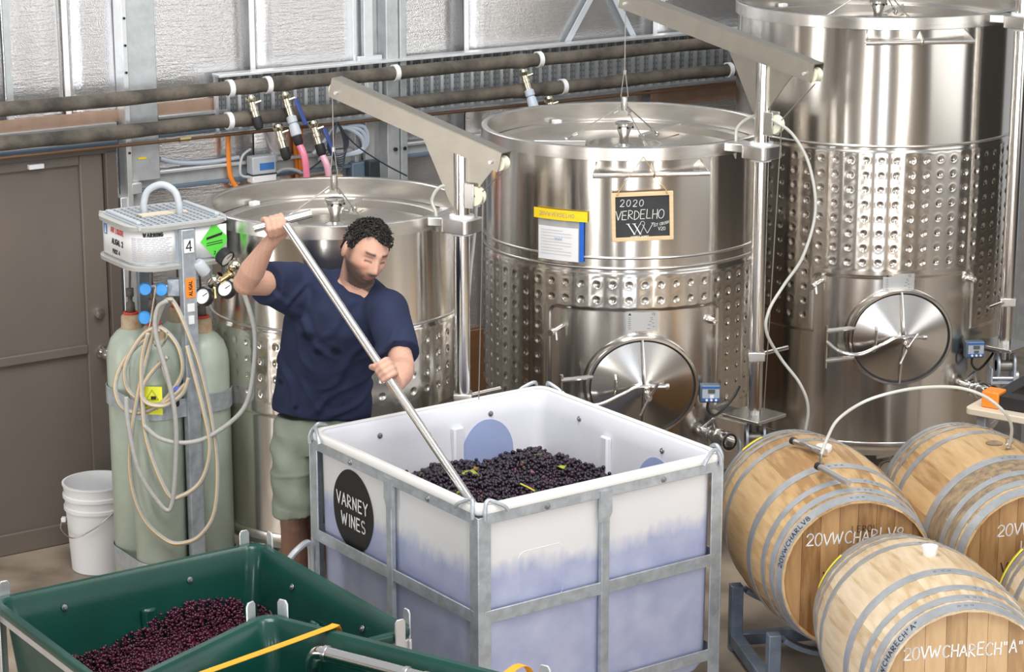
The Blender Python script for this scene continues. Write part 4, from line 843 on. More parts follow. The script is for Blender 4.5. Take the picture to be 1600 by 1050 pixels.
# ------------------------------------------------------------------ green bins
def gbin(label, c, rz, wa, wb, zr, depth, z0, framem='zinc', tabs=True):
    t = thing('picking_bin', label, 'bin', (c[0], c[1], z0), rz, group='dark green picking bins'); h = zr-z0
    MB().loft([rring(wa-.16, wb-.16, .06, .12), rring(wa-.07, wb-.07, .05, h-.05), rring(wa-.01, wb-.01, .05, h-.035), rring(wa, wb, .05, h-.025), rring(wa, wb, .05, h-.006), rring(wa-.008, wb-.008, .05, h), rring(wa-.05, wb-.05, .05, h), rring(wa-.066, wb-.066, .05, h-.012), rring(wa-.10, wb-.10, .05, h-.09), rring(wa-.19, wb-.19, .06, h-depth), rring(.1, .1, .04, h-depth-.004)], caps=True).build('tub', 'green', t, smooth=50)
    for s in(-1, 1):
        MB().prism([(-.035, 0), (.035, 0), (.024, .022), (-.024, .022)], (.04, s*(wb/2-.062), h-.36), (1, 0, 0), (0, -s, 0), (0, 0, 1), .44).build('rib', 'green', t, bevel=.012)
        MB().prism([(-.035, 0), (.035, 0), (.024, .022), (-.024, .022)], (s*(wa/2-.062), .02, h-.36), (0, 1, 0), (-s, 0, 0), (0, 0, 1), .44).build('rib', 'green', t, bevel=.012)
        MB().box((0, s*(wb/2-.02), h-.055), (wa-.03, .006, .035)).build('rail', framem, t, bevel=.002); MB().box((s*(wa/2-.02), 0, h-.055), (.006, wb-.03, .035)).build('rail', framem, t, bevel=.002)
        MB().box((0, s*(wb/2-.02), .10), (wa-.03, .006, .05)).build('rail', framem, t, bevel=.002); MB().box((s*(wa/2-.02), 0, .10), (.006, wb-.03, .05)).build('rail', framem, t, bevel=.002)
        for f in(-.28, .22):
            bolt((f, s*(wb/2-.050), h-.075), (0, -s, .2), t); bolt((s*(wa/2-.050), f, h-.075), (-s, 0, .2), t)
    for sx in(-1, 1):
        for sy in(-1, 1):
            MB().box((sx*(wa/2-.03), sy*(wb/2-.018), (h-.04)/2), (.05, .006, h-.04)).box((sx*(wa/2-.018), sy*(wb/2-.03), (h-.04)/2), (.006, .05, h-.04)).build('corner_post', framem, t, bevel=.002)
            if tabs:
                for ax in(0, 1):
                    p = (sx*(wa/2-.065), sy*(wb/2+.006), h-.0) if ax else (sx*(wa/2+.006), sy*(wb/2-.065), h)
                    MB().prism([(-.02, -.09), (.02, -.09), (.02, .04), (.012, .052), (-.012, .052), (-.02, .04)], p, (1, 0, 0) if ax else (0, 1, 0), (0, 0, 1), (0, 1, 0) if ax else (1, 0, 0), .007).build('stacking_tab', 'zinc', t, bevel=.002)
    return t
g1 = gbin('dark green bin holding crushed red grape must', (-1.09, 7.675), RD(34.5-90+90), 1.09, 1.10, .64, .42, 0.)
# must
n = 9000; X = rng.uniform(-.44, .44, n); Y = rng.uniform(-.44, .44, n)
def must_h(x, y): return .26+.10*np.exp(-((x+.02)**2/.06+(y-.10)**2/.05))+.12*sstep(y, .05, .44)*(.6+.4*np.sin(x*6))+.03*np.sin(x*9+y*7)*.5
Z = must_h(X, Y)+rng.uniform(-.01, .01, n)
cols = np.array([.060, .008, .022])*rng.uniform(.3, 1.7, (n, 1)); P = np.c_[X, Y, Z]
# skins stuck on the far walls
n2 = 2600; wx = rng.uniform(-.42, .42, n2); wz = .29+.15*rng.random(n2)**1.4+.05*np.sin(wx*7)
P = np.r_[P, np.c_[wx, .452+.055*(wz-.22)/.42*1.0-.012, wz]]; n3 = 900; wy = rng.uniform(-.1, .43, n3); wz2 = .29+.15*rng.random(n3)**1.3
P = np.r_[P, np.c_[.445+.055*(wz2-.22)/.42-.012, wy, wz2]]; cols = np.r_[cols, np.array([.07, .010, .028])*rng.uniform(.4, 1.4, (n2+n3, 1))]
o = balls('grape_must', P, rng.uniform(.0045, .0085, len(P)), cols, 'grape', scale=rng.uniform(.6, 1.2, (len(P), 3))); o.parent = None
o.location = (-1.09, 7.675, 0); o.rotation_euler = (0, 0, RD(34.5)); tag(o, 'wet crushed red grape must and skins inside the left green bin', 'grape must', kind='stuff')
V = []
for i in range(31):
    for j in range(31):
        x = -.46+.92*i/30; y = -.46+.92*j/30; V.append((x, y, float(must_h(x, np.array(y)))-.004))
o = MB().add(V, [(i*31+j, (i+1)*31+j, (i+1)*31+j+1, i*31+j+1) for i in range(30) for j in range(30)]).build('must_liquid', mat('red_must', (.06, .006, .02), .2, 0, var=.4, vscale=30, bump=.6, bscale=70), None, smooth=180); o.location = (-1.09, 7.675, 0); o.rotation_euler = (0, 0, RD(34.5))
tag(o, 'dark red must liquid below the crushed skins', 'grape must', kind='stuff')
G2 = (-.615, 6.185); A2 = RD(-33.2)
g2 = gbin('foreground dark green bin with a steel pipe frame strapped on', G2, A2, 1.10, 1.10, .93, .62, 0.)
# stainless pipe frame lying across the foreground bin
t = thing('pipe_frame', 'stainless steel pipe frame lying across the foreground green bin', 'pipe frame', (G2[0], G2[1], .93), A2)
y0 = .445
MB().tube([(-.23, y0, -.035), (.56, y0, -.035)], .024, 16).build('long_pipe', 'chrome', t)
MB().tube(bez([(-.23, y0, -.035), (-.265, y0, -.043), (-.28, y0-.002, -.073), (-.282, y0-.002, -.12), (-.282, y0-.002, -.30)], 6), .024, 16).build('down_pipe', 'chrome', t)
MB().tube([(.10, y0, -.035), (.10, y0-.9, -.035)], .022, 16).build('cross_pipe', 'chrome', t)
for x in(-.23, .07, .14, .2): MB().lathe([(.0245, -.008), (.0265, -.006), (.0265, .006), (.0245, .008)], 18, (x, y0, -.035), (1, 0, 0)).build('weld_ring', 'satin', t)
def strap(label, pts, w=.028):
    P = bez(pts, 8); mb = MB(); V = []
    for i, p in enumerate(P):
        d = P[min(i+1, len(P)-1)]-P[max(i-1, 0)]; d /= np.linalg.norm(d); s = np.cross(d, (0, 0, 1)); s = s/np.linalg.norm(s)*w/2
        for dz in(0, .002): V += [p-s+[0, 0, dz], p+s+[0, 0, dz]]
    F = []
    for i in range(len(P)-1): a = i*4; F += [(a+2, a+3, a+7, a+6), (a, a+4, a+5, a+1), (a, a+2, a+6, a+4), (a+1, a+5, a+7, a+3)]
    o = mb.add(V, F).build('ratchet_strap', 'orange_s', None, smooth=60); o.location = (G2[0], G2[1], .93); o.rotation_euler = (0, 0, A2); tag(o, label, 'strap', 'orange straps')
strap('orange strap stretched over the left of the foreground bin', [(-.28, .59, -.06), (-.285, .572, .002), (-.29, .53, .006), (-.335, .30, .004), (-.42, -.1, .0), (-.5, -.5, .004)])
strap('short orange strap end at the bottom edge of the picture', [(.43, .585, -.06), (.43, .57, .002), (.425, .52, .05), (.40, .40, .03), (.33, .1, .01), (.3, -.5, .004)])
# bent handle of a trolley between the bins
o = MB().tube(bez([(-.885, 8.60, 0), (-.885, 8.60, .43), (-.87, 8.60, .49), (-.83, 8.63, .535), (-.79, 8.68, .54), (-.785, 8.70, .42), (-.785, 8.70, 0)], 8), .013, 10).build('hoop_handle', 'zinc'); tag(o, 'bent zinc hoop handle between the man and the green bin', 'handle')

# ------------------------------------------------------------------ gas cylinder pack
GC = (-1.40, 9.25)
t = thing('gas_cylinder_pack', 'caged pack of four pale green gas cylinders with white labels', 'gas cylinders', (GC[0], GC[1], 0)); gp = t
CA = -101.5
cyl_me = MB().lathe([(0, .12), (.09, .12), (.104, .135), (.105, 1.13), (.100, 1.175), (.086, 1.215), (.062, 1.243), (.044, 1.256)], 40).mesh('cylinder'); cyl_me.materials.append(M['cyl'])
neck_me = MB().lathe([(.044, 1.254), (.041, 1.262), (.040, 1.305), (.030, 1.315), (0, 1.315)], 28).mesh('neck'); neck_me.materials.append(M['rust'])
ring_me = MB().lathe([(.028, 1.315), (.031, 1.316), (.031, 1.322), (.022, 1.324)], 24).mesh('ring'); ring_me.materials.append(M['red'])
valve_me = MB().lathe([(0, 1.318), (.02, 1.32), (.018, 1.36), (.010, 1.365), (.010, 1.385), (.016, 1.387), (.016, 1.42), (0, 1.42)], 16).mesh('valve'); valve_me.materials.append(M['doorframe'])
for me in(cyl_me, neck_me, ring_me, valve_me): me.polygons.foreach_set('use_smooth', [True]*len(me.polygons))
CP = []
for k in range(4):
    a = RD(CA+90*k); p = (.151*cos(a), .151*sin(a)); CP.append(p)
    q = link(bpy.data.objects.new('cylinder', cyl_me)); q.parent = t; q.location = (*p, 0)
    for nm, me in(('neck', neck_me), ('red_ring', ring_me), ('valve', valve_me)): z = link(bpy.data.objects.new(nm, me)); z.parent = q
fx, fy = cos(RD(CA+45)), sin(RD(CA+45))     # outward normal of the right-front face
lx, ly = cos(RD(CA-45)), sin(RD(CA-45))     # outward normal of the left-front face
def prr(w, r, z, grow=0.):
    out = []
    for x, y in rrect(w+2*grow, w+2*grow, r+grow, 8): out.append((x*fx-y*fy, x*fy+y*fx, z))
    return np.array(out)
H0, H1, HW = 1.565, 1.725, .40
MB().loft([prr(HW, .10, H0), prr(HW, .10, H1)], caps=False).build('housing', 'galv', t, smooth=60)
for z in(H0, H1): MB().loft([prr(HW, .10, z-.012), prr(HW, .10, z-.012, .018), prr(HW, .10, z+.004, .02), prr(HW, .10, z+.008, .008), prr(HW, .10, z+.004, -.012), prr(HW, .10, z-.012)], caps=False).build('edge_rim', mat('housing_rim', (.50, .50, .47), .5, .3), t, smooth=50)
for k in range(-6, 7):       # lid grating
    y = k*.031; MB().box((0, 0, 0), (HW-.02, .006, .018), rz=RD(CA+45)).build('grate_bar', 'grey_pl', t).location = (-y*fy, y*fx, H1+.002)
    MB().box((0, 0, 0), (.006, HW-.02, .012), rz=RD(CA+45)).build('grate_bar', 'grey_pl', t).location = (y*fx, y*fy, H1+.002)
MB().box((0, 0, H1+.012), (.05, .20, .006), rz=RD(CA+45)).build('lid_plate', 'cream_board', t)
for s in(-1, 1): MB().box((s*.17*lx, s*.17*ly, H1+.014), (.02, .30, .014), rz=RD(CA-45)).build('lid_bar', 'grey_pl', t, bevel=.003)
MB().tube(bez([(-.10*ly*-1*.0-.075, .02, H1), (-.075, .02, H1+.05), (-.055, .02, H1+.10), (0, .015, H1+.125), (.05, .01, H1+.10), (.068, .0, H1+.05), (.068, 0, H1)], 6), .014, 12).build('lifting_handle', 'grey_pl', t)
# labels wrap the left-front corner
def rr_at(w, r, grow, s):
    """point on the rounded square perimeter at arclength s from the front corner middle; +s to the right"""
    h = w/2; fl = h-r; qa = r*pi/4
    sg = 1 if s >= 0 else -1; q = abs(s)
    n1 = np.array([fx, fy]) if sg > 0 else np.array([lx, ly]); n0 = np.array([cos(RD(CA)), sin(RD(CA))]); tdir = np.array([-n1[1], n1[0]])*sg
    cc = n0*fl*sqrt(2)
    if q <= qa:
        a = RD(CA)+sg*q/r; return cc+np.array([cos(a), sin(a)])*(r+grow)
    return cc+n1*(r+grow)+tdir*(q-qa)
def wrap(s0, s1, z0, z1, grow, n=24):
    V = []
    for i in range(n+1):
        p = rr_at(HW, .10, grow, s0+(s1-s0)*i/n); V += [(*p, z0), (*p, z1)]
    o = MB().add(V, [(2*i, 2*i+2, 2*i+3, 2*i+1) for i in range(n)]); return o
def hfn(s, z, grow=.005): return lambda x, y: np.array([*rr_at(HW, .10, grow, s+x), z+y])
lb = wrap(-.305, .135, H0+.016, H1-.016, .003).build('white_label', 'paper', t); sm = lb.modifiers.new('thick', 'SOLIDIFY'); sm.thickness = .001
k = MB(); write(k, 'AIR LIQUIDE', .019, hfn(-.165, 1.678), .004, .06); k.build('label_print', 'redink', lb)
k = MB(); k.add([hfn(-.292, 1.660)(x, y) for x, y in((0, 0), (.030, 0), (.030, .042), (0, .042))], [(0, 1, 2, 3)]); k.build('label_emblem', 'logoblue', lb)
k = MB(); k.add([hfn(-.288, 1.664, .0055)(x, y) for x, y in((.004, .0), (.019, .0), (.015, .033), (.011, .033))], [(0, 1, 2, 3)]); k.build('label_emblem', 'paper', lb)
k = MB(); write(k, 'ALIGAL 2', .020, hfn(-.165, 1.632), .005, .08); write(k, 'PACK 4', .016, hfn(-.18, 1.593), .0042, .08); write(k, 'WARNING', .013, hfn(.045, 1.691), .0045, .22); k.build('label_print', 'ink', lb)
k = MB()
for i in range(14):
    y = 1.680-i*.0072; x1 = .125-.03*((i*7) % 5)/5
    f = hfn(0, 0); n_ = 6
    for j in range(n_):
        a = -.045+(x1+.045)*j/n_; b_ = -.045+(x1+.045)*(j+.86)/n_; k.add([f(a, y), f(b_, y), f(b_, y+.0024), f(a, y+.0024)], [(0, 1, 2, 3)])
k.build('label_print', mat('pale_print', (.45, .46, .5), .6), lb)
lb = wrap(.222, .36, H0+.016, H1-.016, .003).build('white_label', 'paper', t); sm = lb.modifiers.new('thick', 'SOLIDIFY'); sm.thickness = .001
k = MB(); f = hfn(.305, (H0+H1)/2+.002, .0048); k.add([f(-.062, 0), f(0, -.072), f(.055, -.012), f(.055, .012), f(0, .072)], [(0, 1, 2, 3, 4)]); ob = k.build('hazard_diamond', 'green_l', lb)
k = MB(); f = hfn(.305, (H0+H1)/2+.012, .006); k.add([f(-.035, -.005), f(.035, .010), f(.035, .02), f(-.035, .005)], [(0, 1, 2, 3)])
for i in range(2): k.add([f(-.035, -.02-i*.009), f(.035, -.014-i*.009), f(.035, -.011-i*.009), f(-.035, -.017-i*.009)], [(0, 1, 2, 3)])
write(k, '2', .012, lambda x, y: f(x+.0, y-.065), .002); k.build('diamond_print', 'ink', lb)
# post on the right-front face with its stickers
pc = np.array([fx, fy])*(HW/2+.014); tv = np.array([-fy, fx])
po = MB().box((pc[0], pc[1], .89), (.04, .058, 1.64), rz=RD(CA+45)).build('post', 'galv', t, bevel=.003)
def sticker(z, w, h, m, dx=0.):
    c = pc+np.array([fx, fy])*.0212+tv*dx; return MB().box((c[0], c[1], z), (.002, w, h), rz=RD(CA+45)).build('sticker', m, po)
sticker(1.645, .042, .055, 'paper'); sticker(1.475, .040, .080, 'orange'); sticker(1.395, .03, .032, 'paper'); sticker(1.345, .024, .034, 'paper')
k = MB(); c = pc+np.array([fx, fy])*.0228; write(k, '4', .040, planefn((c[0], c[1], 1.625), (tv[0], tv[1], 0), (0, 0, 1)), .005); k.build('sticker_print', 'ink', po)
k = MB(); write(k, 'ALIGAL', .014, lambda x, y: np.array([c[0]+tv[0]*(-y+.007), c[1]+tv[1]*(-y+.007), 1.475+x]), .003); k.build('sticker_print', 'ink', po)
for a in(CA-180+45, CA-90-45): 
    n_ = np.array([cos(RD(a)), sin(RD(a))])*(HW/2+.01); MB().box((n_[0], n_[1], .89), (.03, .05, 1.6), rz=RD(a)).build('post', 'galv', t, bevel=.003)
# straps round the cylinders
def belt(z, h):
    pts = []
    for k in range(4):
        a0 = CA+90*k
        for i in range(-6, 7): a = RD(a0+i*7.5); pts.append((CP[k][0]+.109*cos(a), CP[k][1]+.109*sin(a)))
    r1 = np.array([(x, y, z-h/2) for x, y in pts]); r2 = r1+[0, 0, h]; r3 = r2*[1.015, 1.015, 1]; r4 = r1*[1.015, 1.015, 1]
    MB().loft([r1, r4, r3, r2], caps=False).build('cylinder_belt', 'galv', t, smooth=40)
belt(.985, .075); belt(.30, .075)
MB().prism(rrect(.50, .50, .05), (0, 0, .07), (fx, fy, 0), (-fy, fx, 0), (0, 0, 1), .10).build('base', 'cyl', t, bevel=.006)
# manifold and handwheels under the housing
for p, lb_ in(((-.05, -.19, 1.47), 'blue'), ((.015, -.205, 1.47), 'blue'), ((-.055, -.20, 1.355), 'blue')):
    MB().lathe([(0, .02), (.022, .02), (.026, .01), (.026, -.01), (0, -.012)], 14, p, (.2, -1, .1)).build('handwheel', 'valve_blue', t)
MB().tube([(-.07, -.14, 1.47), (.03, -.15, 1.47), (.1, -.12, 1.47)], .009, 8).build('manifold', 'satin', t); MB().box((.06, -.155, 1.47), (.05, .04, .07)).build('manifold_block', 'galv', t, bevel=.004)
for p in(CP[0], CP[1], CP[2], CP[3]): MB().tube([(p[0], p[1], 1.42), (p[0]*.95, p[1]*.95, 1.565)], .005, 6).build('pigtail', 'doorframe', t)
# regulator with gauges
t = thing('gas_regulator', 'brass gas regulator with black rimmed gauges on the cylinder pack', 'regulator', (GC[0]+.185, GC[1]-.14, 1.515))
def gauge(c, d, r=.036):
    c = np.array(c); d = np.array(d, float); d /= np.linalg.norm(d)
    g = MB().lathe([(0, -.018), (r*.9, -.018), (r, -.012), (r, .02), (r*.86, .021), (r*.86, .014)], 24, c, d).build('gauge', 'black', t); MB().lathe([(r*.88, .0155), (0, .0155)], 24, c, d).build('dial', 'paper', g)
    x, y, _ = frame(d); MB().bar(c+d*.017, c+d*.017+x*r*.5+y*r*.4, .003, .001, up=d).build('needle', 'ink', g)
gauge((-.005, -.02, -.085), (-.35, -.8, .35)); gauge((.085, -.02, -.055), (-.35, -.8, .45)); gauge((.075, .0, .075), (.3, -.2, -.2))
MB().lathe([(0, -.03), (.018, -.03), (.022, -.02), (.022, .015), (.012, .02), (.012, .04)], 18, (.035, -.01, -.02), (.5, -.3, .6)).build('regulator_body', 'chrome', t)
MB().lathe([(.012, 0), (.016, .01), (.016, .045), (.024, .05), (.024, .06), (.01, .065)], 18, (.055, -.012, -.025), (.7, .1, .5)).build('brass_stem', 'brass', t)
MB().lathe([(0, -.03), (.024, -.03), (.026, -.02), (.026, .02), (.02, .03), (0, .03)], 18, (-.015, -.02, .035), (-.5, -.3, .8)).build('adjusting_knob', 'grey_pl', t)
MB().sph((.115, -.01, .04), (.024, .024, .024), 14, 10).build('relief_cap', 'nickel', t); MB().tube([(.035, -.015, -.045), (.036, -.02, -.09)], .007, 8).build('outlet', 'brass', t)
# hoses hung on the pack
def hose(label, pts, r=.0095, m='hose', stripe=None, closed=False):
    t = thing('gas_hose', label, 'hose', (0, 0, 0), group='grey gas hoses'); P = bez(pts, 10)
    MB().tube(P, r, 10).build('hose_line', m, t, smooth=180)
    if stripe: MB().tube(P+np.array([-.35, -.85, .1])*r*.86, r*.40, 6).build('stripe', 'hose_o', t, smooth=180)
hose('long grey hose looping lowest down the cylinder pack', [(-1.327, 8.955, 1.452), (-1.363, 8.961, 1.435), (-1.408, 8.958, 1.317), (-1.467, 8.951, 1.110), (-1.511, 8.950, 0.900), (-1.520, 8.956, 0.711), (-1.476, 8.961, 0.548), (-1.384, 8.957, 0.454), (-1.311, 8.950, 0.449), (-1.246, 8.950, 0.484), (-1.192, 8.958, 0.576), (-1.174, 8.961, 0.763), (-1.192, 8.956, 0.977), (-1.230, 8.949, 1.189), (-1.280, 8.951, 1.345), (-1.313, 8.959, 1.420), (-1.333, 8.961, 1.451)], stripe=True)
hose('grey hose crossing straight down the front cylinder to a tight bend', [(-1.343, 8.925, 1.454), (-1.384, 8.931, 1.422), (-1.395, 8.928, 1.325), (-1.353, 8.921, 1.145), (-1.329, 8.920, 0.988), (-1.334, 8.926, 0.801), (-1.364, 8.931, 0.598), (-1.428, 8.927, 0.653), (-1.486, 8.920, 0.776), (-1.517, 8.920, 0.961), (-1.521, 8.928, 1.064)], stripe=False)
hose('grey hose in a narrow loop ending at mid height', [(-1.425, 8.940, 1.322), (-1.455, 8.946, 1.216), (-1.460, 8.943, 1.086), (-1.446, 8.936, 0.877), (-1.373, 8.935, 0.664), (-1.315, 8.941, 0.651), (-1.237, 8.946, 0.714), (-1.199, 8.942, 0.849), (-1.219, 8.935, 1.010), (-1.258, 8.935, 1.193), (-1.276, 8.943, 1.269)], stripe=True)
hose('grey hose coiled twice around the yellow tag', [(-1.383, 8.965, 1.328), (-1.475, 8.971, 1.262), (-1.540, 8.968, 1.184), (-1.568, 8.961, 1.094), (-1.546, 8.960, 1.016), (-1.485, 8.966, 0.987), (-1.408, 8.971, 1.012), (-1.342, 8.967, 1.079), (-1.300, 8.960, 1.160), (-1.310, 8.960, 1.251), (-1.354, 8.968, 1.315), (-1.396, 8.971, 1.334), (-1.454, 8.966, 1.302), (-1.513, 8.959, 1.212), (-1.529, 8.961, 1.133), (-1.507, 8.969, 1.066), (-1.433, 8.971, 1.020), (-1.369, 8.964, 1.033), (-1.289, 8.959, 1.108)], stripe=True)
hose('grey hose running from the regulator in a wide right hand arc', [(-1.053, 8.935, 1.490), (-1.037, 8.941, 1.450), (-1.008, 8.938, 1.322), (-1.017, 8.931, 1.168), (-1.048, 8.930, 1.037), (-1.114, 8.936, 0.957), (-1.218, 8.941, 0.889), (-1.307, 8.937, 0.872), (-1.394, 8.930, 0.892), (-1.456, 8.930, 0.945)], stripe=False)
hose('short grey hose with brass end beside the yellow tag', [(-1.354, 8.945, 1.222), (-1.404, 8.951, 1.176), (-1.452, 8.948, 1.111), (-1.460, 8.941, 1.061), (-1.428, 8.940, 1.029), (-1.366, 8.946, 1.025), (-1.302, 8.951, 1.071), (-1.274, 8.947, 1.137)], stripe=True)
t = thing('hanging_hook', 'thin wire hook holding the gas hoses', 'hook', (-1.40, 9.02, 1.49))
MB().tube(bez([(.0, .0, .0), (-.02, -.02, -.12), (-.03, -.03, -.20), (.01, -.05, -.235), (.04, -.06, -.20), (.045, -.06, -.17)], 6), .004, 6).build('wire', 'nickel', t)
t = thing('blow_gun', 'small gas gun with grey nozzle clipped to the hoses', 'gas gun', (-1.345, 8.99, 1.07))
MB().cyl((-.045, -.01, .13), (-.015, -.01, .035), .010, n=12).build('nozzle', 'satin', t); MB().cyl((-.015, -.01, .035), (-.003, -.01, .005), .013, n=12).build('coupling', 'brass', t)
MB().box((.01, -.01, -.025), (.03, .025, .07)).build('grip', 'black', t, bevel=.006); MB().cyl((.02, -.02, .02), (.02, -.035, .02), .012, n=12).build('button', 'blueink', t)
t = thing('hazard_tag', 'yellow warning tag hanging on the front gas cylinder', 'tag', (-1.425, 8.975, .98))
MB().box((0, 0, .055), (.08, .003, .115), rz=RD(-5)).build('card', 'yellow_l', t)
k = MB(); k.tube([(-.025, -.004, .06), (.025, -.006, .06), (.0, -.005, .10)], .0012, 4, closed=True); k.box((.005, -.0055, .068), (.02, .001, .012)); k.box((-.005, -.0055, .035), (.045, .001, .004)); k.box((0, -.0055, .022), (.04, .001, .004)); k.build('warning_print', 'ink', t)
# bucket
t = thing('plastic_bucket', 'white plastic bucket behind the gas cylinders', 'bucket', (-1.835, 9.90, 0))
MB().lathe([(0, 0), (.118, 0), (.122, .004), (.138, .28), (.146, .283), (.146, .298), (.139, .302), (.141, .335), (.149, .338), (.149, .352), (.142, .356), (.146, .392), (.150, .394), (.150, .402), (.140, .402), (.132, .25), (.114, .02), (0, .015)], 48).build('body', 'white_pl', t, smooth=40)
MB().tube(bez([(-.148, -.03, .24), (-.15, -.075, .20), (-.08, -.16, .19), (.02, -.165, .24), (.10, -.11, .30), (.142, -.03, .32)], 8), .003, 6).build('bail', 'rod', t)
MB().box((-.143, -.04, .235), (.02, .03, .02)).build('bail_lug', 'white_pl', t, bevel=.003)
# ------------------------------------------------------------------ oak barrels
BL, RB, RH = .92, .345, .292      # length, bilge radius, chime radius
def brad(u): return RH+(RB-RH)*(1-(2*abs(u)/BL)**2)   # u: -L/2..L/2 along the axis
NST = 26
def stave_mesh(w, k):
    mb = MB(); V = []; n = 12; da = 2*pi/NST*w/2*.996
    for i in range(n+1):
        u = -BL/2+BL*i/n; R = brad(u)
        th = .024-.017*sstep(np.array(abs(u)), .40, .455)
        for a, r in((-da, R), (0, R+.001), (da, R), (da, R-th), (-da, R-th)): V.append((r*sin(a), u, r*cos(a)))
    F = []
    for i in range(n):
        for j in range(5): F.append((i*5+j, i*5+(j+1) % 5, (i+1)*5+(j+1) % 5, (i+1)*5+j))
    F += [(4, 3, 2, 1, 0), tuple(n*5+j for j in range(5))]
    return mb.add(V, F).mesh('stave')
SM = {}
def hoop_mesh(u0, u1, t=.0032):
    return MB().lathe([(brad(u0)+.001, u0), (brad(u0)+t, u0), (brad((u0+u1)/2)+t, (u0+u1)/2), (brad(u1)+t, u1), (brad(u1)+.001, u1)], 72, axis=(0, 1, 0)).mesh('hoop')
HO = [(-.46, -.415), (-.40, -.365), (-.325, -.292), (-.195, -.150), (.150, .195), (.292, .325), (.365, .40), (.415, .46)]
def barrel(label, front, phi, staves, headm, chalk=None, chalk2=None, hooptxt=None, stamp=None, bung='sunk', tape=None, dark=False, roll=0., tilt=0.):
    """front: centre of the front chime; local -y is the front head"""
    f = np.array([sin(phi)*cos(tilt), -cos(phi)*cos(tilt), sin(tilt)]); c = np.array(front)-f*BL/2
    t = thing('oak_barrel', label, 'barrel', tuple(c), phi, group='oak wine barrels'); t.rotation_euler = (-tilt, 0, phi)
    if staves not in SM: SM[staves] = []; 
    if not SM[staves]:
        me = stave_mesh(1., 0); me.materials.append(M[staves]); me.polygons.foreach_set('use_smooth', [True]*len(me.polygons)); me.set_sharp_from_angle(angle=RD(40)); SM[staves].append(me)
    for k in range(NST):
        q = link(bpy.data.objects.new('stave', SM[staves][0])); q.parent = t; q.rotation_euler = (0, 2*pi*k/NST+roll, 0)
    for i, (a, b_) in enumerate(HO):
        me = hoop_mesh(a, b_); h = put('hoop', me, 'hoop', t)
        for dx in(-.10, -.02, .05):
            an = dx+.15*(i % 3); um = (a+b_)/2; R = brad(um)+.003
            MB().sph((R*sin(an), um, R*cos(an)), (.006, .006, .003), 8, 5).build('rivet', 'rivet', h)
    if dark:
        for a, b_ in((-.365, -.325), (-.292, -.195)): put('stain_band', MB().lathe([(brad(a)+.0012, a+.002), (brad((a+b_)/2)+.0018, (a+b_)/2), (brad(b_)+.0012, b_-.002)], 60, axis=(0, 1, 0), a0=0, a1=2*pi).mesh('stain'), 'oak_dark', t)
    # front and back heads from boards
    rin = RH-.0075; nb = 8; w = 2*rin/nb
    for k in range(nb):
        z0, z1 = -rin+k*w+.0007, -rin+(k+1)*w-.0007; pts = []
        for z in np.linspace(z0, z1, 4): pts.append((sqrt(max(rin**2-z*z, 0)), z))
        poly = [(z, x) for x, z in pts]+[(z, -x) for x, z in pts[::-1]]
        for s in(-1, 1): MB().prism(poly, (0, s*(BL/2-.03), 0), (1, 0, 0), (0, 0, 1), (0, 1, 0), .018).build('head_board', headm, t, smooth=0)
    yf = -BL/2+.0205
    hf = lambda x0, z0, s=0.: (lambda x, y: np.array([x0+x, yf-.0008, z0+y+s*x]))
    if chalk:
        k = MB(); write(k, chalk, .046 if len(chalk) < 12 else .041, hf(-.01, .125, .02), .0052, .06, .06, .07)
        k.build('chalk_lettering', 'chalk', t)
        if chalk2: k = MB(); write(k, chalk2, .05, hf(-.03, .05, .02), .005, .14, 0, .05); k.build('chalk_lettering', 'chalk', t)
    if stamp:
        for txt, h, z in stamp: k = MB(); write(k, txt, h, hf(.02 if h < .04 else 0., z), h*.1, .2 if h < .04 else .34); k.build('stamped_lettering', 'ink', t)
    if hooptxt:
        k = MB(); a0 = -1.05
        def hp(x, y): an = a0+x/RH; u = -.452+(.034-y)*0+y; return np.array([(brad(u)+.0045)*sin(an), u, (brad(u)+.0045)*cos(an)])
        write(k, hooptxt, .024, lambda x, y: hp(x, y), .0028, .14, 0, .05); k.build('marker_lettering', 'ink', t)
    ang = .0
    if bung == 'tall':
        MB().lathe([(.020, -.01), (.023, .0), (.028, .03), (.028, .035), (.010, .035), (.008, .026), (0, .026)], 28, (0, .0, RB)).build('bung', 'white_pl', t)
    elif bung == 'flat':
        MB().lathe([(.026, -.004), (.032, .012), (.03, .022), (0, .024)], 24, (0, .0, RB)).build('bung', 'white_pl', t)
    else:
        MB().lathe([(.034, .0015), (.0, .0015)], 24, (0, .0, RB)).build('bung_hole', 'oak_dark', t)
    if tape:
        a0, a1, u0, u1 = tape; V = []
        for i in range(13):
            an = a0+(a1-a0)*i/12
            for u in(u0, u1): R = brad(u)+.006; V.append((R*sin(an), u, R*cos(an)))
        o = MB().add(V, [(2*i, 2*i+2, 2*i+3, 2*i+1) for i in range(12)]).build('yellow_tape', 'yellow_b', t); sm = o.modifiers.new('thick', 'SOLIDIFY'); sm.thickness = .001
    return t
M['yellow_b'] = mat('barrel_tape', (.92, .80, .08), .5)
PH = .175; BZ = .566
barrel('golden oak barrel chalked 20VWCHARLV8 beside the white bin', (1.286, 8.252, BZ), PH, 'oak_gold', 'oak_head', '20VWCHARLV8', None, '20VWCHARLV8', [('LEROI', .024, .165), ('VARNEY', .045, -.03)], 'flat', (-.74, -.42, .418, .452))
barrel('golden oak barrel with dark wine stains at the right edge', (1.965, 8.352, BZ), PH, 'oak_gold', 'oak_head', '20VWCHAR', 'ID', None, [('VARNEY', .045, -.03)], 'sunk', dark=True, roll=.1)
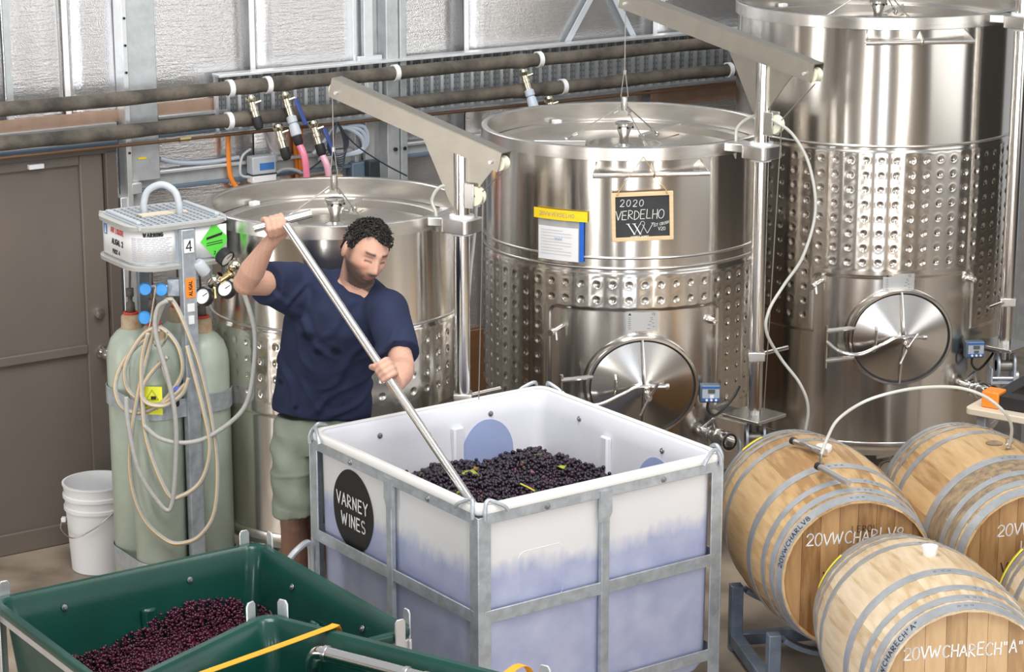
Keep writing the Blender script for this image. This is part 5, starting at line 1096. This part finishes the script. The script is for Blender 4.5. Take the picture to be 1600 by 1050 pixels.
barrel('pale oak barrel chalked 20VWCHARECH A in front', (1.515, 7.29, .505), .12, 'oak_pale', 'oak_head2', '20VWCHARECH"A"', None, '20VWCHARECH"A"', [('VARNEY', .045, -.03)], 'tall', (-1.22, -.72, .418, .452), roll=.05, tilt=.06)
barrel('pale oak barrel cut off by the right frame edge', (2.205, 7.375, .505), .12, 'oak_pale', 'oak_head2', None, None, None, None, 'sunk', (-1.3, -.75, .418, .452), roll=.15, tilt=.06)
# steel racks
def rack(label, front, PH=PH, BZ=BZ, hw=.605):
    f = np.array([sin(PH), -cos(PH), 0]); s = np.array([cos(PH), sin(PH), 0]); c = np.array([front[0], front[1], 0])-f*BL/2+s*.345
    t = thing('barrel_rack', label, 'barrel rack', tuple(c), PH, group='steel barrel racks')
    for y in(-.27, .27):
        for x in(-hw, 0, hw): MB().box((x, y, .14 if x else .08), (.05, .05, .28 if x else .16)).build('leg', 'rack', t, bevel=.004)
        for cx in(-.345, .345):
            pts = [(cx+.40*sin(a), y, BZ-.40*cos(a)) for a in np.linspace(-.62, .62, 13)]
            r1 = []
            for i, p in enumerate(pts):
                a = -.62+1.24*i/12; n_ = np.array([sin(a), 0, -cos(a)]); pp = np.array(p)-n_*.028
                r1.append(np.array([pp-[0, .025, 0], pp+[0, .025, 0], pp+[0, .025, 0]+n_*.02, pp-[0, .025, 0]+n_*.02]))
            MB().loft(r1).build('cradle', 'rack', t, bevel=.002)
        MB().box((0, y, .05), (2*hw, .05, .05)).build('cross_beam', 'rack', t, bevel=.004)
    for x in(-hw, hw): MB().box((x, 0, .05), (.05, .56, .05)).build('side_beam', 'rack', t, bevel=.004)
rack('blue grey steel rack under the two golden barrels', (1.286, 8.252)); rack('blue grey steel rack under the two pale barrels', (1.515, 7.29), .12, .475, .555)
# stirring wand on the first barrel and its hose
t = thing('gas_wand', 'two capped steel tubes joined by a rod lying on the golden barrel', 'wand', (1.17, 8.55, .93))
def wt(p, q, nm='tube_piece'):
    MB().cyl(p, q, .0125, n=20).build(nm, 'satin', t); d = np.array(q)-np.array(p); d /= np.linalg.norm(d); MB().cyl(np.array(p)-d*.006, np.array(p)+d*.012, .0145, n=14).build('end_cap', 'black', t)
wt((-.075, .24, -.005), (.03, .075, .0)); wt((-.02, -.10, .0), (.075, -.26, -.015))
MB().tube([(-.05, .19, .004), (.005, .0, .014), (-.015, -.11, .004)], .006, 8).build('joining_rod', 'chrome', t)
o = MB().tube(bez([(1.175, 8.55, .945), (1.20, 8.58, 1.0), (1.242, 8.6, 1.069), (1.337, 8.6, 1.138), (1.457, 8.6, 1.178), (1.578, 8.6, 1.196), (1.699, 8.6, 1.193), (1.798, 8.6, 1.158), (1.874, 8.6, 1.095), (1.915, 8.65, 1.02), (1.925, 8.72, .93)], 8), .0062, 10).build('sparge_hose', 'tube', None); tag(o, 'clear hose arching between the two golden barrels', 'hose')
t = thing('hose_fitting', 'small steel fitting where the hose enters the stained barrel', 'fitting', (1.925, 8.735, .915))
MB().cyl((0, 0, 0), (0, .0, .035), .012, n=12).build('stem', 'chrome', t); MB().cyl((-.02, -.02, .01), (.02, .02, .02), .007, n=10).build('wing', 'satin', t)
# bench at the right edge
t = thing('work_bench', 'cream topped bench at the right edge behind the barrels', 'bench', (2.39, 9.46, -.01), RD(-35))
MB().prism(rrect(.85, .5, .03), (0, 0, .85), (1, 0, 0), (0, 1, 0), (0, 0, 1), .03).build('top', 'cream_board', t, bevel=.004)
for x in(-.36, .36):
    for y in(-.2, .2): MB().box((x, y, .422), (.04, .04, .824)).build('leg', 'galv', t, bevel=.003)
t = thing('black_frame', 'black frame with an orange corner block on the bench', 'frame', (2.365, 9.48, .856), RD(-35))
MB().box((.0, -.16, .03), (.62, .07, .055)).build('rail', 'black', t, bevel=.004); MB().box((0, .12, .03), (.62, .07, .055)).build('rail', 'black', t, bevel=.004)
MB().box((-.275, -.02, .03), (.07, .21, .055)).build('rail', 'black', t, bevel=.004); MB().box((.275, -.02, .03), (.07, .21, .055)).build('rail', 'black', t, bevel=.004)
MB().box((-.30, -.165, .035), (.075, .085, .07)).build('corner_block', 'orange', t, bevel=.005)
o = MB().sph((0, 0, .16), (.17, .14, .16), 22, 14); V = o.v[0]; V += rng.normal(0, .008, V.shape); V[:, 2] = np.maximum(V[:, 2], .0)
o = o.build('plastic_bag', 'plasticbag', None, smooth=30); o.location = (2.25, 9.42, .0); o.scale = (1, 1, 2.35); tag(o, 'crumpled clear plastic bag below the bench', 'bag')
# ------------------------------------------------------------------ plunger
PT, PBt = np.array([-.822, 8.40, 1.866]), np.array([-.1345, 7.99, .926]); PD = (PBt-PT)/np.linalg.norm(PBt-PT)
t = thing('cap_plunger', 'long stainless plunging pole with a T handle held by the man', 'plunger', tuple(PBt+PD*.115))
Pq = lambda p: np.array(p)-(PBt+PD*.115)
MB().tube([Pq(PT), Pq(PBt+PD*.115)], .0155, 24).build('pole', 'pole', t)
HB0, HB1 = np.array([-.943, 8.43, 1.846]), np.array([-.735, 8.47, 1.895])
mb = MB(); d = HB1-HB0; x_, y_, z_ = frame(d); prof = [(.0125, 0), (.015, 0), (.015, 1), (.0125, 1)]
mb.lathe([(.012, .03), (.012, .0), (.0155, .0), (.0155, float(np.linalg.norm(d))), (.012, float(np.linalg.norm(d))), (.012, float(np.linalg.norm(d))-.03), (0, float(np.linalg.norm(d))-.03)], 20, Pq(HB0), d)
mb.build('handle_bar', 'pole', t, smooth=40)
# ------------------------------------------------------------------ the man
def remesh(mb, vox, it=4, fac=.5, rv=0):
    me = mb.mesh('tmp'); o = link(bpy.data.objects.new('tmp', me)); r = o.modifiers.new('r', 'REMESH'); r.mode = 'VOXEL'; r.voxel_size = vox; r.use_smooth_shade = True
    s = o.modifiers.new('s', 'SMOOTH'); s.factor = fac; s.iterations = it
    dg = bpy.context.evaluated_depsgraph_get(); out = bpy.data.meshes.new_from_object(o.evaluated_get(dg)); bpy.data.objects.remove(o); bpy.data.meshes.remove(me); return out
def cap(mb, p, q, r1, r2, n=18):
    p, q = np.array(p, float), np.array(q, float); mb.cyl(p, q, r1, r2, n); mb.sph(p, r1, 16, 12); mb.sph(q, r2, 16, 12); return mb
def chain(mb, P, R):
    for a, b_, r1, r2 in zip(P[:-1], P[1:], R[:-1], R[1:]): cap(mb, a, b_, r1, r2, 14)
def getco(me): a = np.empty(len(me.vertices)*3, np.float32); me.vertices.foreach_get('co', a); return a.reshape(-1, 3).astype(float)
def setco(me, V): me.vertices.foreach_set('co', V.astype(np.float32).ravel()); me.update()
def setcol(me, C):
    ca = me.color_attributes.new('Col', 'FLOAT_COLOR', 'POINT'); ca.data.foreach_set('color', np.c_[C, np.ones(len(C))].astype(np.float32).ravel())
def getno(me): a = np.empty(len(me.vertices)*3, np.float32); me.vertices.foreach_get('normal', a); return a.reshape(-1, 3).astype(float)
MO = np.array([-.80, 8.93, 0.])
L_ = lambda p: np.array(p, float)-MO
# head ------------------------------------------------------------
HC_ = np.array([-.556, 8.735, 1.690]); yaw, pit, rol = RD(33), RD(19), RD(13)
HR = np.array(Matrix.Rotation(yaw, 3, 'Z')@Matrix.Rotation(rol, 3, 'Y')@Matrix.Rotation(pit, 3, 'X'))
def head_pts(n=110, m=80):
    V = []; F = []
    for i in range(m+1):
        a = pi*i/m
        for j in range(n): b_ = 2*pi*j/n; V.append((sin(a)*cos(b_), sin(a)*sin(b_), cos(a)))
    V = np.array(V); F = [(i*n+j, (i+1)*n+j, (i+1)*n+(j+1) % n, i*n+(j+1) % n) for i in range(m) for j in range(n)]
    x, y, z = V.T.copy(); t = np.clip(-z, 0, 1); u = np.clip(z, 0, 1)
    X = .078*np.sign(x)*np.abs(x)**.92*(1-.26*t**1.6); Y = np.where(y < 0, .096, .100)*y; Z = .121*z
    Y = np.where(y > 0, Y*(1-.45*t), Y*(1+.10*t-.08*u**2)); fr = np.clip(-y*1.6, 0, 1)
    ax = np.abs(X); G = lambda v, c, s: np.exp(-((v-c)/s)**2)
    nose = G(X, 0, .0125)*np.interp(Z, [-.046, -.038, -.030, -.012, .012, .028, .045], [0, .018, .029, .021, .011, .003, 0])
    ala = G(ax, .013, .007)*G(Z, -.034, .008)*.010
    brow = G(Z, .034, .012)*G(ax, .028, .026)*.008; sock = G(ax, .032, .016)*G(Z, .014, .012)*.013; ball = G(ax, .032, .011)*G(Z, .011, .008)*.007
    lips = G(Z, -.058, .005)*G(X, 0, .022)*.007+G(Z, -.070, .005)*G(X, 0, .020)*.008; ml = G(Z, -.064, .0028)*G(X, 0, .024)*.005
    chin = G(Z, -.098, .016)*G(X, 0, .026)*.012; under = G(Z, -.080, .007)*G(X, 0, .02)*.005; cheek = G(ax, .045, .018)*G(Z, -.018, .02)*.006; muz = G(Z, -.060, .024)*G(X, 0, .032)*.006
    Y = Y-fr*(nose+ala+brow-sock+ball+lips-ml+chin-under+cheek+muz)
    return np.stack([X, Y, Z], 1), F
hv, hf_ = head_pts()
H = lambda p: HC_+np.asarray(p)@HR.T
body = MB(); body.add(L_(H(hv)), hf_)
for s in(-1, 1):
    body.sph(L_(H((s*.083, .014, -.002))), (.012, .022, .034), 14, 10, R=HR@np.array(Matrix.Rotation(RD(s*22), 3, 'Z')))
NB = np.array([-.595, 8.80, 1.575])
cap(body, L_(H((0, .022, -.055))), L_(NB), .058, .066); cap(body, L_(H((0, -.005, -.07))), L_(NB+[.015, -.02, -.01]), .050, .055)
RS, LS = np.array([-.845, 8.84, 1.545]), np.array([-.475, 8.72, 1.465])
RE, RW = np.array([-1.000, 8.585, 1.605]), np.array([-.905, 8.495, 1.765])
LE, LW = np.array([-.405, 8.46, 1.315]), np.array([-.425, 8.285, 1.290])
cap(body, L_(NB-[0, 0, .05]), L_(RS+[.03, 0, -.03]), .06, .045); cap(body, L_(NB-[0, 0, .05]), L_(LS), .065, .055); cap(body, L_(NB-[0, 0, .05]), L_((-.70, 8.90, 1.22)), .07, .06); cap(body, L_((-.70, 8.90, 1.22)), L_((-.76, 8.97, .96)), .06, .055)
cap(body, L_(RS), L_(RE), .054, .045); cap(body, L_(LS), L_(LE), .054, .044)
def forearm(e, w, r0=.043):
    e, w = L_(e), L_(w); d = w-e; cap(body, e, e+d*.35, r0, .048); cap(body, e+d*.35, w, .048, .029)
forearm(RE, RW); forearm(LE, LW)
def fist(P, a, w, rb, wrist, flip=1):
    a = np.array(a, float); a /= np.linalg.norm(a); w = np.array(w, float); w -= a*(w@a); w /= np.linalg.norm(w); n_ = np.cross(a, w)*flip; P = L_(P); fr = .0088
    at = lambda ang, r, s: P+a*s+r*(w*cos(RD(ang))+n_*sin(RD(ang)))
    for i, (s, k) in enumerate(((-.030, .96), (-.010, 1.04), (.0095, 1.0), (.0285, .86))):
        r0 = rb+fr
        chain(body, [at(20, .050, s*.85), at(52, .040*k, s), at(100, (r0+.008)*k, s), at(165, (r0+.003)*k, s), at(225, r0, s*.98), at(265, r0, s*.95)], [.0115, .0112, .0105, .0096, .0088, .0076])
    R = np.stack([a, w, n_], 1); body.sph(P+w*.046+n_*.006, (.041, .036, .0165), 18, 12, R=R); body.sph(P+w*.048+n_*.018, (.038, .03, .012), 18, 12, R=R)
    chain(body, [P+w*.062-a*.020-n_*.004, at(-42, .042, -.036), at(-95, rb+.014, -.040), at(-150, rb+.011, -.034)], [.016, .0135, .0108, .0085])
    cap(body, P+w*.06, L_(wrist), .028, .028)
HG = HB0+(HB1-HB0)*.37; fist(HG, HB1-HB0, RW-HG, .015, RW, -1)
LG = PT+(PBt-PT)*.525; fist(LG, PD, LW-LG+np.array([.05, .0, -.03]), .0155, LW, 1)
# legs
HIPR, HIPL = np.array([-.845, 8.93, .93]), np.array([-.705, 8.945, .91]); KR, KL = np.array([-.865, 8.885, .55]), np.array([-.705, 8.96, .54]); AR, AL = np.array([-.862, 8.93, .10]), np.array([-.700, 8.985, .10])
for h, k, a in((HIPR, KR, AR), (HIPL, KL, AL)):
    cap(body, L_(h-[0, 0, .05]), L_(k), .075, .058); c = k+(a-k)*.3+[0, .02, 0]; cap(body, L_(k), L_(c), .056, .060); cap(body, L_(c), L_(a), .058, .036); cap(body, L_(a), L_(a+[.03, -.10, -.055]), .038, .036); cap(body, L_(a), L_(a+[0, .03, -.05]), .036, .036)
man = thing('person', 'man in navy T-shirt and sage shorts pushing a plunger into the white bin', 'person', tuple(MO))
bme = remesh(body, .0042, 3); V = getco(bme); hl = (V+MO-HC_)@HR    # head-local
C = np.tile(np.array([.62, .36, .265]), (len(V), 1)); x, y, z = hl.T; ax = np.abs(x); G = lambda v, c, s: np.exp(-((v-c)/s)**2)
inh = (np.abs(z) < .16) & (ax < .11) & (np.abs(y) < .13)
def mixc(w, col):
    global C; w = np.clip(w, 0, 1)[:, None]; C = C*(1-w)+np.array(col)*w
mixc(inh*.45*(G(ax, .045, .02)*G(z, -.02, .022)+G(x, 0, .014)*G(z, -.03, .012))*(y < -.03), (.70, .27, .20))
jaw = sstep(-z, .014, .042)*sstep(-z, -.2, .02)*sstep(-y, -.03, .01)*inh*(ax < .082); jaw = jaw*(1-G(ax, .030, .016)*G(z, -.034, .016)); st = np.maximum(jaw, inh*.7*sstep(ax, .052, .068)*sstep(.03-z, 0, .02)*(z > -.05)*sstep(-y, -.002, .01)*sstep(y, -.045, -.02)*(ax < .083))
mixc(st*.9*(z > -.135), (.065, .047, .040)); mixc(inh*(y < -.05)*G(z, -.064, .0085)*sstep(.026-ax, 0, .006)*.85, (.46, .22, .185)); mixc(inh*(y < -.05)*G(z, -.064, .0022)*sstep(.026-ax, 0, .006)*.8, (.12, .04, .035))
mixc(inh*(y < -.04)*G(z-.05*(ax-.03)*0, .036-0*ax, .0052)*sstep(ax, .010, .016)*sstep(.056-ax, 0, .012), (.035, .022, .017))
mixc(inh*(y < -.04)*G(z, .006-.15*(ax-.032)**2*60, .0036)*sstep(.016-np.abs(ax-.032), 0, .004)*.9, (.03, .02, .018)); mixc(inh*(y < -.04)*G(z, .021, .003)*sstep(.015-np.abs(ax-.032), 0, .004)*.35, (.30, .14, .10))
w_ = V+MO; leg = w_[:, 2] < .75; mixc(leg*.75, (.20, .105, .07)); fo = (w_[:, 1] < 8.6) & (w_[:, 2] < 1.4); 
Rn = np.sin(V[:, 0]*310+V[:, 2]*170)*np.sin(V[:, 2]*290+V[:, 1]*200); mixc((((w_[:, 2] > 1.2) & (w_[:, 1] < 8.62)) | leg)*.10*(Rn > .2), (.16, .08, .05))
mixc((w_[:, 2] < .115)*1., (.03, .027, .025)); setcol(bme, C); put('body', bme, 'skin', man, smooth=180)
# T-shirt ---------------------------------------------------------
def ering(c, ax_, bx, n=40, p=2.4):
    c, ax_, bx = [np.array(q, float) for q in(c, ax_, bx)]; out = []
    for i in range(n):
        a = 2*pi*i/n; ca, sa = cos(a), sin(a); k = (abs(ca)**p+abs(sa)**p)**(-1/p); out.append(c+ax_*ca*k+bx*sa*k)
    return np.array(out)
sh = MB()
rings = [((-.756, 8.965, .985), (.190, .055, -.032), (-.02, .105, 0)), ((-.752, 8.96, 1.03), (.191, .05, -.030), (-.02, .108, 0)), ((-.735, 8.925, 1.15), (.187, .02, -.02), (0, .115, .01)), ((-.71, 8.885, 1.27), (.192, -.015, -.015), (.01, .125, .02)), ((-.668, 8.845, 1.39), (.212, -.045, -.02), (.03, .135, .02)), ((-.648, 8.825, 1.475), (.20, -.05, -.03), (.03, .12, .02)), ((-.628, 8.81, 1.54), (.155, -.04, -.03), (.02, .095, .02)), ((-.603, 8.81, 1.565), (.085, -.02, -.02), (.02, .06, .02))]
sh.loft([ering(L_(c), a, b_) for c, a, b_ in rings])
RSl = RS+(RE-RS)*.58; LSl = LS+(LE-LS)*.80
cap(sh, L_(RS+[.02, .0, -.01]), L_(RS+[.01, .0, .005]), .085, .078); sh.cyl(L_(RS), L_(RSl), .080, .084, 24); sh.cyl(L_(RS+[.05, .0, -.09]), L_(RSl+[.02, 0, -.012]), .075, .066, 20)
cap(sh, L_(LS+[-.02, .01, -.0]), L_(LS), .085, .082); sh.cyl(L_(LS), L_(LSl), .082, .080, 24)
cap(sh, L_(NB+[-.06, .03, -.045]), L_(RS+[.03, .0, .005]), .056, .07); cap(sh, L_(NB+[.05, .0, -.06]), L_(LS+[-.02, 0, .01]), .056, .072)
sh.sph(L_(NB+[.03, -.045, -.085]), (.06, .05, .055), 18, 14); sm_ = remesh(sh, .0065, 7, .5); V = getco(sm_); Nn = getno(sm_); w_ = V+MO
def folds(w_):
    a = w_[:, 0]*.75+w_[:, 2]*1.0-w_[:, 1]*.2; f = .0045*np.sin(a*34+2.2*np.sin(w_[:, 2]*9)+w_[:, 0]*4)*np.exp(-((w_[:, 2]-1.08)/.13)**2)
    b_ = w_[:, 2]-.9*w_[:, 0]; f = f+.004*np.sin(b_*40+2*np.sin(w_[:, 0]*11))*np.exp(-((w_[:, 0]+.47)**2+(w_[:, 2]-1.36)**2)/.012)
    f = f+.0045*np.sin((w_[:, 0]*1.2+w_[:, 2]*.5)*44)*np.exp(-((w_[:, 0]+.84)**2+(w_[:, 2]-1.47)**2)/.012)
    for (x0, z0), (x1, z1), w, a_ in(((-.85, 1.47), (-.70, 1.27), .014, .008), ((-.86, 1.44), (-.78, 1.22), .012, .007), ((-.50, 1.37), (-.68, 1.22), .014, .009), ((-.51, 1.32), (-.74, 1.13), .015, .009), ((-.54, 1.20), (-.78, 1.04), .016, .010), ((-.56, 1.10), (-.70, 1.00), .014, .010), ((-.90, 1.25), (-.84, 1.03), .013, .008), ((-.60, 1.50), (-.73, 1.36), .016, .006), ((-.42, 1.44), (-.50, 1.36), .011, .007), ((-.40, 1.38), (-.47, 1.33), .010, .006), ((-.80, 1.56), (-.86, 1.48), .012, .007), ((-.92, 1.60), (-.86, 1.50), .010, .006), ((-.82, 1.14), (-.72, 1.02), .014, .008)):
        d = np.array([x1-x0, z1-z0]); L = np.linalg.norm(d); d /= L; px, pz = w_[:, 0]-x0, w_[:, 2]-z0; s = px*d[0]+pz*d[1]; e = -px*d[1]+pz*d[0]+.012*np.sin(s*25+x0*40)
        f = f+a_*np.clip(np.minimum(s+.03, L+.03-s)/.05, 0, 1)*(np.exp(-(e/w)**2)-.7*np.exp(-((e-1.8*w)/w)**2))
    return f+.003*np.sin(w_[:, 0]*21+w_[:, 2]*13+1)*np.sin(w_[:, 2]*17-w_[:, 0]*9)
setco(sm_, V+Nn*folds(w_)[:, None]); C = np.tile(np.array([.024, .031, .068]), (len(V), 1)); C *= (1+.10*np.sin(w_[:, 0:1]*50)*np.sin(w_[:, 2:3]*43))
front = w_[:, 1] < 8.86
for cx, cz, rx, rz in((-.783, 1.358, .030, .021), (-.745, 1.296, .020, .017), (-.675, 1.30, .022, .02), (-.655, 1.033, .014, .024), (-.90, 1.15, .011, .012), (-.845, 1.05, .011, .013)):
    m_ = front*np.exp(-((((w_[:, 0]-cx)/rx)**2+((w_[:, 2]-cz)/rz)**2)**3)); C = C*(1-.6*m_[:, None])
setcol(sm_, C); put('t_shirt', sm_, 'cloth', man, smooth=180)
sh = MB(); sh.tube(bez([L_(NB+np.array([.082*cos(a)-.004, .062*sin(a)-.03*cos(a)*.6-.006, -.026-.022*cos(a)+.026*sin(a)])) for a in np.linspace(0, 2*pi, 13)[:-1]], 4, closed=True), .007, 8, closed=True); me = sh.mesh('collar'); setcol(me, np.tile([.022, .028, .06], (len(me.vertices), 1))); put('neck_band', me, 'cloth', man, smooth=180)
# shorts ----------------------------------------------------------
so = MB(); so.loft([ering(L_(c), a, b_) for c, a, b_ in(((-.775, 8.95, .985), (.150, .03, -.01), (.0, .085, 0)), ((-.775, 8.935, .92), (.172, .0, -.01), (.01, .112, 0)), ((-.78, 8.93, .85), (.175, -.01, 0), (.02, .118, 0)))])
so.loft([ering(L_(c), a, b_) for c, a, b_ in(((-.85, 8.93, .93), (.094, 0, 0), (0, .100, 0)), ((-.858, 8.91, .78), (.096, 0, 0), (0, .108, 0)), ((-.860, 8.895, .65), (.093, 0, .006), (0, .106, 0)), ((-.860, 8.89, .60), (.094, 0, .008), (0, .106, 0)))])
so.loft([ering(L_(c), a, b_) for c, a, b_ in(((-.715, 8.945, .92), (.095, 0, 0), (0, .108, 0)), ((-.705, 8.955, .75), (.090, 0, 0), (0, .10, 0)), ((-.703, 8.96, .585), (.090, 0, 0), (0, .10, 0)))])
me = remesh(so, .0065, 5, .5); V = getco(me); Nn = getno(me); w_ = V+MO
f = .004*np.sin((w_[:, 2]*1.0+w_[:, 0]*.8)*52+3*np.sin(w_[:, 0]*12))*(w_[:, 2] > .64)+.0035*np.sin(w_[:, 2]*31-w_[:, 0]*40)*np.sin(w_[:, 0]*23)+.004*np.exp(-((w_[:, 2]-.775-.1*(w_[:, 0]+.85))/.006)**2)
setco(me, V+Nn*f[:, None]); C = np.tile(np.array([.235, .262, .205]), (len(V), 1))*(1+.08*np.sin(w_[:, 0:1]*37+w_[:, 2:3]*19)); setcol(me, C); put('shorts', me, 'cloth2', man, smooth=180)
# hair ------------------------------------------------------------
hm = MB(); sel = hv.copy(); x, y, z = sel.T
def hairline(x, y): return np.where(y < 0, .060+.026*np.clip((-y-.02)/.07, 0, 1)-.045*sstep(np.abs(x), .050, .078)*(1-sstep(-y, .02, .045)), .050-.030*sstep(np.abs(x), .045, .075)-.115*sstep(y, .035, .08))
def inhair(p): return p[:, 2] > hairline(p[:, 0], p[:, 1])+.020*np.exp(-((p[:, 0]+.032)/.024)**2)*(p[:, 1] < -.03)-.012*np.exp(-((p[:, 0]-.035)/.03)**2)*(p[:, 1] < -.02)
ih = inhair(sel); off = np.where(ih, .008, -.012); nr = sel/np.linalg.norm(sel*[1, 1, .8], axis=1)[:, None]; cap_v = sel+nr*off[:, None]
hm.add(L_(H(cap_v)), hf_)
hr = random.Random(3); cand = [i for i in np.nonzero(ih)[0]]
pick = hr.sample(cand, 560)
for i in pick:
    p = sel[i]; n_ = nr[i]/np.linalg.norm(nr[i]); tx = np.cross(n_, [hr.uniform(-1, 1), hr.uniform(-1, 1), hr.uniform(-1, 1)]); tx /= np.linalg.norm(tx); ty = np.cross(n_, tx); top = sstep(np.array(p[2]), .0, .07)
    R_ = hr.uniform(.005, .010)*(.6+.5*float(top)); b0 = p+n_*hr.uniform(.006, .010); L = hr.uniform(.007, .014)*(.35+.75*float(top)); n_t = 9; ph = hr.uniform(0, 6.28); P = []
    for k in range(n_t):
        q = k/(n_t-1); a = ph+q*hr.choice((5.0, 6.5)); P.append(b0+n_*L*q*.8+tx*(R_*cos(a)+.010*q*hr.uniform(.8, 1))+ty*R_*sin(a))
    hm.tube(L_(H(np.array(P))), np.linspace(.0028, .0016, n_t), 5)
hm.build('hair', 'hair', man, smooth=180)
